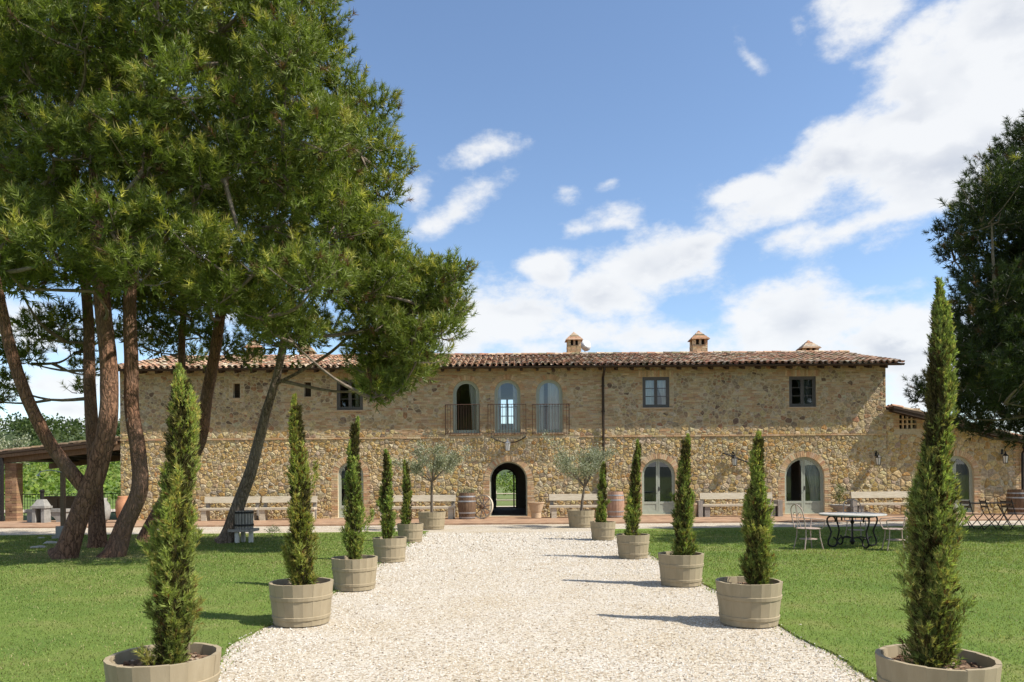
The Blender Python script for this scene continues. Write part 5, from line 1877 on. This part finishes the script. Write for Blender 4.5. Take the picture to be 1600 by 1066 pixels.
def in_poly(x, y, poly):
    c = False
    for i in range(len(poly)):
        x0, y0 = poly[i]; x1, y1 = poly[i - 1]
        if (y0 > y) != (y1 > y) and x < (x1 - x0) * (y - y0) / (y1 - y0) + x0: c = not c
    return c


def edge_dist(x, y, poly):
    b = 1e9
    for i in range(len(poly)):
        x0, y0 = poly[i]; x1, y1 = poly[i - 1]
        dx, dy = x1 - x0, y1 - y0
        t = max(0, min(1, ((x - x0) * dx + (y - y0) * dy) / (dx * dx + dy * dy + 1e-9)))
        b = min(b, math.hypot(x - x0 - t * dx, y - y0 - t * dy))
    return b


def lobes_in(poly, Y0_, Y1_, rpx, n, r, spacing=.75):
    """foliage pads filling an outline at a range of distances -> [(centre, radius)]"""
    xs_ = [p[0] for p in poly]; ys_ = [p[1] for p in poly]
    got = []; out = []
    for _ in range(6000):
        if len(out) >= n: break
        x = r.uniform(min(xs_), max(xs_)); y = r.uniform(min(ys_), max(ys_)); rr = r.uniform(*rpx)
        if not in_poly(x, y, poly) or edge_dist(x, y, poly) < rr * .72: continue
        if any(math.hypot(x - a, (y - b) * 1.25) < (rr + c) * spacing for a, b, c in got): continue
        got.append((x, y, rr)); Y = r.uniform(Y0_, Y1_)
        out.append((P(x, y, Y), rr / FPX * Y))
    return out


def pine(label, paths, lobes, seed, per_m2=212, m=31, nl=.15, nw=.0145, bark='pine_bark', base_col=(.150, .190, .034), mute=1.0, limb_r=.055, coarse=False, scars=(), tips=1.0, inner=2.7):
    rng = np.random.default_rng(seed); r = random.Random(seed)
    loc = paths[0][0][0]
    t = thing('pine_tree', label, 'tree', (loc.x, loc.y, 0), 0, 'pines around the house')
    o0 = Vector((loc.x, loc.y, 0))
    mb = MB(); skel = []
    for i, (pp, n) in enumerate(((q, 26) for q in paths)):
        path = [(*(v - o0), rad) for v, rad in pp]
        sp = trunk_mesh(mb, path, n, seed + i * 3)
        skel += [Vector(q[:3]) for q in sp]
    mb.build('trunk', M[bark], t, smooth=True)
    for (sx, sy, sY, sr) in scars:
        q = P(sx, sy, sY) - o0
        sm = MB(); sm.lathe([(sr * .2, .012), (sr * .8, .012), (sr, .02), (sr * 1.2, -.05)][::-1], 14); so = sm.build('pruning_scar', M['rock'], t, True, q); so.rotation_euler = (R(90), 0, R(18))
    br = MB(); tp = []; td = []; tl = []; tc = []; xo = []
    lobes = sorted(lobes, key=lambda l: min(((l[0] - o0) - s).length for s in skel[::3]))
    for (c, R_) in lobes:
        c = c - o0
        best = min(skel, key=lambda s: (s - (c - Vector((0, 0, .30 * math.hypot(c.x - s.x, c.y - s.y))))).length + (1.5 if s.z > c.z else 0))
        d = c - best; L_ = d.length
        mid = best.lerp(c, .5) + Vector((r.uniform(-.15, .15), r.uniform(-.15, .15), -.10 * L_))
        if L_ > .3:
            lp = [Vector(q) for q in smooth_path([best, mid, c - Vector((0, 0, .25 * R_))], 4)]
            skel += lp[3:]
            br.tube(lp, [limb_r * (1 - .75 * k / 8) * min(1.3, .5 + L_ * .22) for k in range(9)], 6, caps=False)
        n = max(10, int(per_m2 * R_ * R_ * 1.0))
        cw = c + o0
        far_out = (coarse and cw.x / cw.y * FPX > 880) or (cw.z - EYE) / cw.y * FPX > 790 or cw.x / cw.y * FPX < -880
        if far_out: n = n // 3
        u = nrmz(rng.normal(size=(n, 3))); u[:, 2] = np.abs(u[:, 2]) * np.where(rng.random(n) < .80, 1, -.5)
        rad = rng.uniform(.30, 1.0, (n, 1)) ** .55
        lump = 1 + .22 * np.sin(u[:, :1] * 5 + seed) * np.cos(u[:, 1:2] * 4 + c.x)
        p = u * rad * R_ * np.array([1.08, 1.08, .78]) * lump
        lx = (1.0 + .10 * (rng.random() - .5)); 
        dd = u * .75 + np.array([0, 0, .65]) + rng.normal(0, .28, (n, 3))
        ln = rng.uniform(.10, .24, n)
        lum = rng.normal(1, .14, n) * rng.normal(1, .07) * mute
        col = np.array(base_col) * lum[:, None]
        yy = rng.random(n) < np.where((rad[:, 0] > .86) & (u[:, 2] > -.1), .40 * tips, .05 * tips); col[yy] = np.array([.330, .320, .060]) * lum[yy, None] * np.array([1, 1, 1.0])  # sunlit pad tops put into the colour: brighter yellow outer tufts
        bb = rng.random(n) < .05; col[bb] = np.array([.15, .085, .04]) * lum[bb, None] * .8
        if far_out:
            cp_, dp_, lp_, kp_ = p + np.array(c), dd, ln, col
            xo.append(brushes(cp_, dp_, lp_, 16, nl * 1.6, nw * 3.2, (.35, 1.5), kp_, rng))
        else:
            tp.append(p + np.array(c)); td.append(dd); tl.append(ln); tc.append(col)
        nk = max(8, int(n * .58))    # coarse needles added inside, tinted darker to deepen the shaded core
        ui = nrmz(rng.normal(size=(nk, 3))); pk = ui * rng.uniform(.1, .74, (nk, 1)) * R_ * np.array([1.05, 1.05, .75]) + np.array(c)
        xo.append(brushes(pk, ui * .8 + np.array([0, 0, .5]), np.full(nk, .20), 11, nl * 1.15, nw * inner, (.4, 1.5), np.tile(np.array([base_col]) * .8 * mute, (nk, 1)), rng))
        nbr = max(3, int(n * .05))
        for k in range(nbr):
            e = Vector(p[k]) + c; s = c - Vector((0, 0, .3 * R_)) + Vector((r.uniform(-.2, .2), r.uniform(-.2, .2), 0)) * R_
            br.tube([s, s.lerp(e, .5) - Vector((0, 0, .04)), e, e + Vector(dd[k]).normalized() * ln[k] * .6], [.018, .012, .008, .004], 3, caps=False)
    tp, td, tl, tc = (np.concatenate(a) for a in (tp, td, tl, tc))
    co, cc = brushes(tp, td, tl, m, nl, nw, (.35, 1.50), tc, rng, .18, .0)
    # pale spring candles on top of some brushes
    k = rng.random(len(tp)) < .22 * tips
    cp = tp[k] + nrmz(td[k]) * tl[k, None] * .95
    cdir = nrmz(td[k] * .4 + np.array([0, 0, 1.0]))
    co3, cc3 = brushes(cp, cdir, np.full(len(cp), .05), 3, .12, .014, (.0, .18), np.tile(np.array([[.24, .20, .075]]), (len(cp), 1)) * mute, rng)
    link('crown', tri_mesh('crown', np.concatenate([co, co3] + [q[0] for q in xo]), np.concatenate([cc, cc3] + [q[1] for q in xo]), M['pine_leaf']), t)
    tag(br.build('branches', M['twig'], t), kind='stuff')
    return len(co) + len(co3)


def TP(*pts):
    """trunk path from (px, py, Y, radius)"""
    return [(P(x, y, Y), r * .50) for x, y, Y, r in pts]


rp = random.Random(77)
poly_main = [(-160, -260), (60, -380), (380, -400), (480, -220), (505, -100), (530, -20), (505, 40), (548, 110), (556, 170), (560, 260), (585, 330), (590, 420), (560, 480), (520, 530), (470, 560), (410, 552), (350, 520), (290, 500), (230, 490), (150, 488), (70, 492), (0, 470), (-160, 460)]
poly_mid = [(460, -60), (520, -40), (545, 110), (600, 135), (628, 200), (652, 275), (618, 330), (600, 390), (560, 420), (500, 300)]
poly_e = [(500, 350), (600, 325), (640, 385), (690, 405), (742, 362), (740, 440), (722, 510), (700, 560), (668, 600), (640, 610), (600, 640), (560, 622), (548, 560), (535, 500), (520, 430)]
front = lobes_in(poly_main, 12.4, 14.6, (42, 74), 92, rp, .66)
mid = lobes_in(poly_main, 15.0, 17.0, (50, 84), 58, rp, .70)
back = lobes_in([(x, y + (25 if y > 300 else 0)) for x, y in poly_main], 17.6, 20.0, (66, 100), 32, rp, .72)
midr = lobes_in(poly_mid, 15.0, 18.0, (38, 60), 20, rp, .55)
el = lobes_in(poly_e, 15.2, 16.6, (32, 58), 24, rp, .48) + lobes_in(poly_e, 17.0, 19.0, (36, 62), 20, rp, .5)
low = lobes_in([(575, 560), (640, 560), (672, 580), (640, 610), (600, 640), (560, 625), (570, 590)], 15.4, 17.2, (18, 28), 7, rp, .5)
sparse = [(P(x, y, Y), q / FPX * Y) for x, y, Y, q in ((115, 545, 19.5, 30), (140, 580, 20, 24), (60, 520, 18, 36), (235, 500, 20, 40), (270, 525, 20.5, 34), (210, 530, 20, 26), (255, 470, 19, 44), (320, 520, 20, 30), (10, 600, 18, 26), (-10, 560, 18, 40), (385, 560, 20, 24), (30, 440, 16, 46), (95, 505, 18, 34), (165, 520, 20, 26), (250, 545, 20.5, 26), (300, 490, 19.5, 34), (300, 560, 21, 22), (125, 610, 20.5, 16), (40, 560, 18, 26), (-15, 620, 17.5, 30), (180, 470, 19, 40), (350, 545, 20, 28))]
alll = front + mid + back
cA, cA2, cB, cC, cD, cE = [], [], [], [], [], []
for l in alll:
    u = 800 + l[0].x / l[0].y * FPX
    if u < 60: cA2.append(l)
    elif u < 170: (cA if l[0].y < 17 else cC).append(l)
    elif u < 285: cB.append(l)
    elif u < 400: cD.append(l)
    else: cE.append(l)
for l in sparse:
    u = 800 + l[0].x / l[0].y * FPX
    (cC if u < 190 else cD).append(l)
for l in midr: (cB if rp.random() < .3 else cE).append(l)
cE += el + low
tot = 0
tot += pine('forked reddish pine whose left stem leans out of the picture', [
    TP((98, 872, 15.2, .60), (106, 858, 15.2, .46), (126, 800, 15.3, .39), (150, 740, 15.4, .39), (168, 660, 15.5, .36), (170, 580, 15.6, .34), (162, 490, 15.6, .32), (152, 380, 15.5, .28), (150, 200, 15.4, .22), (165, 0, 15.2, .14), (175, -120, 15.2, .05)),
    TP((142, 772, 15.4, .30), (112, 738, 15.35, .28), (76, 690, 15.2, .25), (46, 630, 15.0, .235), (22, 565, 14.9, .22), (4, 490, 14.8, .20), (-20, 360, 14.6, .16), (-40, 160, 14.5, .09), (-40, 0, 14.4, .04))], cA + cA2, 101)
tot += pine('upright pine second from the left with a pale pruned scar', [
    TP((172, 878, 15.4, .58), (180, 862, 15.4, .44), (195, 820, 15.5, .36), (218, 765, 15.6, .33), (216, 705, 15.7, .31), (206, 640, 15.8, .295), (205, 560, 15.8, .28), (203, 470, 15.8, .26), (212, 330, 15.6, .21), (235, 150, 15.4, .14), (250, -50, 15.2, .05))], cB, 102, scars=((203, 657, 15.665, .06),))
tot += pine('dark pine standing behind the forked pine trunk', [
    TP((152, 858, 17.6, .48), (152, 840, 17.6, .40), (150, 780, 17.7, .34), (146, 700, 17.8, .30), (140, 600, 18.0, .27), (138, 500, 18.2, .24), (125, 350, 18.0, .18), (110, 150, 18.0, .08))], cC, 103)
tot += pine('pine with stem rising behind the nearest left cypress', [
    TP((226, 848, 19.0, .44), (232, 830, 19.0, .36), (256, 785, 19.1, .31), (290, 735, 19.2, .30), (314, 685, 19.2, .30), (323, 620, 19.2, .29), (335, 555, 19.1, .27), (345, 480, 18.8, .24), (350, 370, 18.2, .19), (355, 200, 17.5, .1)),
    TP((276, 752, 19.2, .16), (280, 690, 19.6, .19), (284, 600, 19.9, .19), (284, 540, 20, .18), (286, 460, 20, .15), (270, 300, 19.5, .08))], cD, 104)
tot += pine('leaning grey pine beside the basket press with a low side branch', [
    TP((350, 850, 18.6, .52), (357, 836, 18.6, .38), (372, 790, 18.6, .33), (391, 740, 18.5, .29), (404, 690, 18.5, .26), (417, 640, 18.4, .225), (432, 590, 18.3, .19), (442, 540, 18.1, .17), (452, 470, 17.8, .15), (462, 380, 17.2, .13), (450, 240, 16.4, .1), (445, 80, 15.8, .05)),
    TP((431, 600, 18.3, .09), (470, 580, 18.1, .075), (520, 548, 17.8, .07), (568, 502, 17.4, .06), (620, 455, 17.0, .045), (660, 420, 16.8, .02))], cE, 105, bark='grey_bark')
# right-hand pine, its shaded side put into darker needles; stem just outside the picture
poly_r = [(1500, 330), (1480, 400), (1468, 345), (1500, 300), (1540, 245), (1570, 195), (1660, 120), (1950, 60), (2050, 300), (2000, 600), (1800, 690), (1600, 680), (1540, 650), (1500, 655), (1470, 640), (1495, 590), (1490, 520), (1498, 460), (1470, 420)]
lr = lobes_in(poly_r, 15.8, 17.8, (46, 84), 48, rp, .48) + lobes_in(poly_r, 18.2, 20.8, (50, 90), 50, rp, .48)
lr += [(P(x, y, Y), q / FPX * Y) for x, y, Y, q in ((1455, 605, 24, 28), (1440, 622, 24, 20), (1478, 625, 24, 30), (1482, 365, 20.5, 26), (1492, 400, 20.5, 30), (1500, 555, 22, 34), (1520, 660, 23, 26), (1575, 664, 23, 30), (1545, 630, 22, 44), (1600, 640, 22, 46), (1640, 655, 22, 40), (1510, 610, 22, 40), (1560, 590, 20, 50), (1620, 600, 20, 54), (1505, 645, 21, 34), (1530, 675, 22, 22), (1590, 680, 22, 26), (1630, 685, 22, 30), (1580, 560, 19, 60), (1530, 560, 19, 50), (1520, 500, 18.5, 50), (1500, 600, 20, 34), (1545, 440, 18.5, 56), (1590, 480, 18, 60))]
tot += pine('dark pine at the right edge in front of the annex', [
    TP((1790, 842, 18.2, .6), (1785, 700, 18.2, .46), (1775, 500, 18.2, .38), (1765, 300, 18.2, .26), (1755, 100, 18.2, .1))], lr, 106, per_m2=185, m=44, nl=.15, nw=.0135, tips=.12, inner=2.2, base_col=(.055, .082, .022), mute=.72, coarse=True)
print('pine triangles', tot)

# ------------------------------------------------------------------ grass and pebbles
rng = np.random.default_rng(4)


def edge_arr(y, side): return np.array([edge_x(float(v), side) for v in np.linspace(-8, LAWN_Y1, 1200)])[np.clip(((y + 8) / (LAWN_Y1 + 8) * 1199).astype(int), 0, 1199)]


def grass(side, n):
    Y = 3.2 + (21.6 - 3.2) * rng.random(n * 3) ** 1.55
    span0 = 1.0 + .73 * Y
    ed = edge_arr(Y, side)
    wdt = np.maximum(span0 - np.abs(ed), 0) + .3
    keep = rng.random(n * 3) < np.minimum(1, wdt / 9)
    Y = Y[keep][:n]; ed = ed[keep][:n]; wdt = wdt[keep][:n]; k = len(Y)
    X = ed + side * (rng.random(k) * wdt - .02)
    X -= side * np.where(rng.random(k) < .03, wdt + 0 * wdt, 0) * 0
    near_edge = np.abs(X - ed) < .5
    X = np.where(near_edge & (rng.random(k) < .16), ed - side * rng.random(k) ** 2 * .16, X)
    s = np.maximum(1, Y / 8.5)
    h = rng.uniform(.012, .032, k) * s ** .35; w = rng.uniform(.004, .0075, k) * s
    a = rng.uniform(0, 6.283, k); tl = rng.uniform(.1, .9, k)
    p = np.stack([X, Y, np.full(k, .012)], 1)
    wv = np.stack([np.cos(a + 1.57), np.sin(a + 1.57), np.zeros(k)], 1) * w[:, None]
    tip = p + np.stack([np.cos(a) * tl * h, np.sin(a) * tl * h, h], 1)
    co = np.stack([p - wv, p + wv, tip], 1)
    g = np.array([mnoise.noise(Vector((x * .55, y * .55, 3.0))) + .6 * mnoise.noise(Vector((x * 1.7, y * 1.7, 9.0))) for x, y in zip(X[::1], Y[::1])]) if k < 400000 else np.zeros(k)
    g = np.clip(.5 + g * .75, 0, 1)[:, None]
    col = np.array([.130, .190, .042]) * (1 - g) + np.array([.200, .222, .064]) * g
    roots = np.array([[G(x_, y_).x, G(x_, y_).y] for x_, y_ in ((105, 868), (180, 870), (152, 852), (228, 842), (356, 842))])
    dr = np.min(np.hypot((X[:, None] - roots[None, :, 0]) * .8, Y[:, None] - roots[None, :, 1]), 1)
    dry = (rng.random(k) < .10 + .12 * (g[:, 0] > .8) + .75 * np.clip(1.5 - dr, 0, 1))
    col = col * rng.normal(1, .22, (k, 1)); col[dry] = np.array([.32, .28, .14]) * rng.normal(1, .15, (dry.sum(), 1))
    return co, np.clip(col, .01, .6)


for side in (-1, 1):
    co, cc = grass(side, 122000)
    o = link('grass', tri_mesh('grass', co, cc, M['grass_blade']))
    tag(o, 'short mown grass of the %s lawn' % ('left' if side < 0 else 'right'), 'grass', None, 'stuff')


def pebbles(n):
    Y = 3.3 + (21.5 - 3.3) * rng.random(n) ** 1.9
    xl, xr = edge_arr(Y, -1), edge_arr(Y, 1)
    X = xl - .01 + (xr - xl + .02) * rng.random(n); sc_ = rng.random(n) < .015; X = np.where(sc_, X + rng.normal(0, .12, n), X)
    s = rng.uniform(.0065, .0135, n) * np.maximum(1, Y / 9); k = 4
    a = rng.uniform(0, 6.283, n)[:, None] + np.arange(k)[None] * 6.2832 / k + rng.normal(0, .15, (n, k))
    rr = s[:, None] * rng.uniform(.7, 1.2, (n, k))
    inl = (X > xl) & (X < xr); zb = np.where(inl, 0.0, .02)
    ring = np.stack([X[:, None] + rr * np.cos(a), Y[:, None] + rr * np.sin(a), np.repeat((zb - .002)[:, None], k, 1) + rng.uniform(0, .004, (n, k))], 2)
    top = np.stack([X + rng.normal(0, .15, n) * s, Y + rng.normal(0, .15, n) * s, zb + s * rng.uniform(.6, 1.1, n)], 1)
    tri = np.stack([ring, np.roll(ring, -1, 1), np.repeat(top[:, None], k, 1)], 2).reshape(-1, 3, 3)
    base = np.array([[.545, .505, .445], [.49, .445, .38], [.425, .375, .30], [.35, .295, .225], [.17, .135, .10], [.59, .565, .52]])
    c = base[rng.choice(6, n, p=[.3, .25, .17, .08, .05, .15])] * rng.normal(1, .07, (n, 1))
    return tri, np.repeat(np.clip(c, .05, .9), k, 0)


M['pebble'] = attr_mat('pebble', .85, .12, 60, .2, .002, 200, .15)
co, cc = pebbles(48000)
tag(link('gravel', tri_mesh('gravel', co, cc, M['pebble'])), 'loose white gravel chippings covering the path', 'gravel', None, 'stuff')
del co, cc

# ------------------------------------------------------------------ land behind the house
def terrain(name, x0, x1, y0, y1, zf, m, nx=90, ny=50):
    mb = MB(); v = []
    for j in range(ny + 1):
        for i in range(nx + 1):
            x = x0 + (x1 - x0) * i / nx; y = y0 + (y1 - y0) * j / ny; v.append((x, y, zf(x, y)))
    f = [(j * (nx + 1) + i, j * (nx + 1) + i + 1, (j + 1) * (nx + 1) + i + 1, (j + 1) * (nx + 1) + i) for j in range(ny) for i in range(nx)]
    mb.add(v, f); o = mb.build(name, m, smooth=True); tag(o, kind='structure'); return o


def field_z(x, y):
    t = max(0, min(1, (y - 42) / 60)); e = max(0, min(1, (-10 - x) / 8)) if x > -18 else 1
    return -.03 + 3.8 * t * t * (3 - 2 * t) * max(0, min(1, (-8 - x) / 12)) + .1 * mnoise.noise(Vector((x * .1, y * .1, 0)))


def hill_z(x, y):
    t = max(0, min(1, (y - 130) / 130)); t = t * t * (3 - 2 * t)
    w = 1 - .55 * max(0, min(1, (x + 150) / 130))
    return -.5 + t * w * 19 + 2.0 * t * mnoise.noise(Vector((x * .02, y * .02, 4)))


M['hill'] = noisy('wooded slope', (.03, .05, .015), (.07, .095, .03), .08, .95, .3, .3, .4)
M['field'] = noisy('vine field', (.08, .14, .025), (.15, .20, .045), .6, .95, .5, .1, 3)
terrain('field', -110, -9, 41, 110, field_z, M['field'])
terrain('hills', -330, 60, 125, 330, hill_z, M['hill'], 80, 40)
M['far_hill'] = noisy('far hills', (.035, .05, .045), (.07, .085, .07), .01, .95, 0)
mb = MB(); n = 160; v = []
for k in range(n):
    a = 6.2832 * k / n
    h = 34 + 18 * mnoise.noise(Vector((math.cos(a) * 3, math.sin(a) * 3, 1))) + 9 * mnoise.noise(Vector((math.cos(a) * 9, math.sin(a) * 9, 5)))
    for (r, z) in ((2300, -1), (2600, h * .72), (3000, h), (3600, -1)): v.append((r * math.cos(a), r * math.sin(a), z))
mb.add(v, [(4 * k + i, 4 * ((k + 1) % n) + i, 4 * ((k + 1) % n) + i + 1, 4 * k + i + 1) for k in range(n) for i in range(3)])
tag(mb.build('far_hills', M['far_hill'], smooth=True), kind='structure')


def leafmass(name, label, cat, centres, radii, per, L_, W_, cols, seed, kind='stuff', parent=None, flat=1.0):
    g = np.random.default_rng(seed)
    centres = np.array(centres); radii = np.array(radii)
    n = len(centres); idx = np.repeat(np.arange(n), per)
    u = nrmz(g.normal(size=(len(idx), 3))); u[:, 2] = np.where(u[:, 2] < -.3, -u[:, 2], u[:, 2])
    p = centres[idx] + u * (g.uniform(.55, 1.05, len(idx)) * radii[idx])[:, None] * np.array([1, 1, flat])
    d = u + g.normal(0, .6, u.shape)
    cols = np.array(cols); c = cols[g.integers(0, len(cols), n)][idx] * g.normal(1, .2, (len(idx), 1))
    co, cc = leafcloud(p, d, g.uniform(L_ * .7, L_ * 1.2, len(idx)), W_, np.clip(c, .01, .7), g)
    o = link(name, tri_mesh(name, co, cc, M['bush_leaf']), parent)
    if parent is None: tag(o, label, cat, None, kind)
    return o


r = random.Random(9)
cs, rs2 = [], []
for _ in range(230):     # woodland on the far hill
    y = r.uniform(150, 300); x = r.uniform(-.80 * y, -.42 * y); q = r.uniform(2.2, 4.5)
    cs.append((x, y, hill_z(x, y) + q * .5)); rs2.append(q)
leafmass('woodland', 'dark green woodland covering the hill beyond the porch', 'woodland', cs, rs2, 90, 1.0, .65, [(.035, .06, .014), (.05, .08, .02), (.07, .095, .03)], 31)
cs, rs2 = [], []
for row in range(16):      # vine rows behind the porch
    y = 46 + row * 3.2
    x = -66
    while x < -13:
        cs.append((x, y + r.uniform(-.2, .2), field_z(x, y) + .75 + r.uniform(-.15, .2))); rs2.append(r.uniform(.6, .95)); x += r.uniform(.8, 1.3)
leafmass('vineyard', 'bright green vine rows on the slope behind the porch', 'vineyard', cs, rs2, 28, .32, .24, [(.13, .20, .03), (.17, .235, .04), (.10, .16, .03), (.20, .24, .06)], 32)
cs, rs2 = [], []
x = -14
while x < 15:
    for k in range(4):
        cs.append((x + r.uniform(-.5, .5), 54 + k * 1.3 + r.uniform(-.3, .3), .5 + k * .33 + r.uniform(-.15, .2))); rs2.append(r.uniform(.5, .85))
    x += .75
leafmass('hedge', 'green hedge seen through the passage behind the rail fence', 'hedge', cs, rs2, 80, .18, .11, [(.13, .20, .035), (.17, .24, .05), (.09, .14, .028), (.20, .24, .08)], 33)
# rail fence and path behind the passage
t = thing('rail_fence', 'pale wooden rail fence seen through the passage', 'fence', (-5, 45.5, -.04))
for i in range(6):
    mb = MB(); mb.tube([(i * 2, 0, 0), (i * 2, 0, .85)], .05, 8); mb.build('post', M['bench_wood'], t)
for z in (.26, .66):
    mb = MB(); mb.tube([(-.4, -.07, z), (3, -.075, z + .015), (7, -.065, z - .01), (10.4, -.07, z)], .04, 8); mb.build('rail', M['bench_wood'], t)
mb = MB(); mb.add([(-40, 38.2, -.015), (40, 38.2, -.015), (40, 42.6, -.015), (-40, 42.6, -.015)], [(0, 1, 2, 3)])
tag(mb.build('rear_path', M['gravel']), kind='structure')
# climbing vine above the rear door
g = thing('climbing_vine', 'dark leafy vine hanging in the rear arch of the passage', 'plant', (back_pass.cx, YB, 0))
cs = [(r.uniform(-1.1, 1.1), .15 + r.uniform(0, .3), 2.05 + r.uniform(0, .5)) for _ in range(14)] + [(.45, .2, 1.9), (.3, .2, 1.95), (.62, .2, 1.86)]
leafmass('foliage', None, None, cs, [r.uniform(.14, .26) for _ in cs], 60, .10, .07, [(.05, .09, .02), (.07, .12, .025)], 35, parent=g)
mb = MB(); mb.tube([(1.0, .1, 0), (1.02, .12, 1.2), (.8, .12, 2.2), (0, .14, 2.45)], [.03, .025, .02, .01], 6); mb.build('stem', M['olive_bark'], g)
# pale tree behind the porch
c = P(2, 690, 47)
olive('pale silvery olive tree standing behind the porch roof', (c.x, 47, field_z(c.x, 47)), 5.0, 2.6, 2.0, 61, 4200, .17, .075, None)
# plant in the bowl, flowers on the barrel, weed on the lawn
g = thing('potted_shrub', 'small upright shrub growing in the stone bowl planter', 'plant', BOWL)
leafmass('foliage', None, None, [(r.uniform(-.12, .12), r.uniform(-.1, .1), .1 + k * .055) for k in range(12)], [.11 + .05 * (k < 5) for k in range(12)], 40, .07, .025, [(.08, .11, .03), (.12, .14, .05)], 36, parent=g)
mb = MB(); mb.tube([(0, 0, -.05), (.02, 0, .6)], [.012, .005], 5); mb.build('stem', M['olive_bark'], g)
c = P(730, 790, 28.1)
g = thing('barrel_plant', 'low silvery plant growing on top of the dark barrel', 'plant', (c.x, 28.1, 1.0))
leafmass('foliage', None, None, [(r.uniform(-.2, .2), r.uniform(-.18, .18), .06) for k in range(9)], [.10] * 9, 36, .06, .03, [(.20, .20, .12), (.26, .24, .17)], 37, parent=g)
c = G(425, 838)
g = thing('pine_seedling', 'small green pine seedling on the left lawn beside the terrace', 'plant', (c.x, c.y, .02))
leafmass('foliage', None, None, [(r.uniform(-.15, .15), r.uniform(-.1, .1), .12 + r.uniform(-.05, .06)) for k in range(7)], [.10] * 7, 40, .07, .012, [(.07, .11, .03), (.10, .13, .04)], 38, parent=g)
mb = MB(); mb.tube([(0, 0, 0), (0, .01, .15)], [.012, .006], 5); mb.build('stem', M['olive_bark'], g)
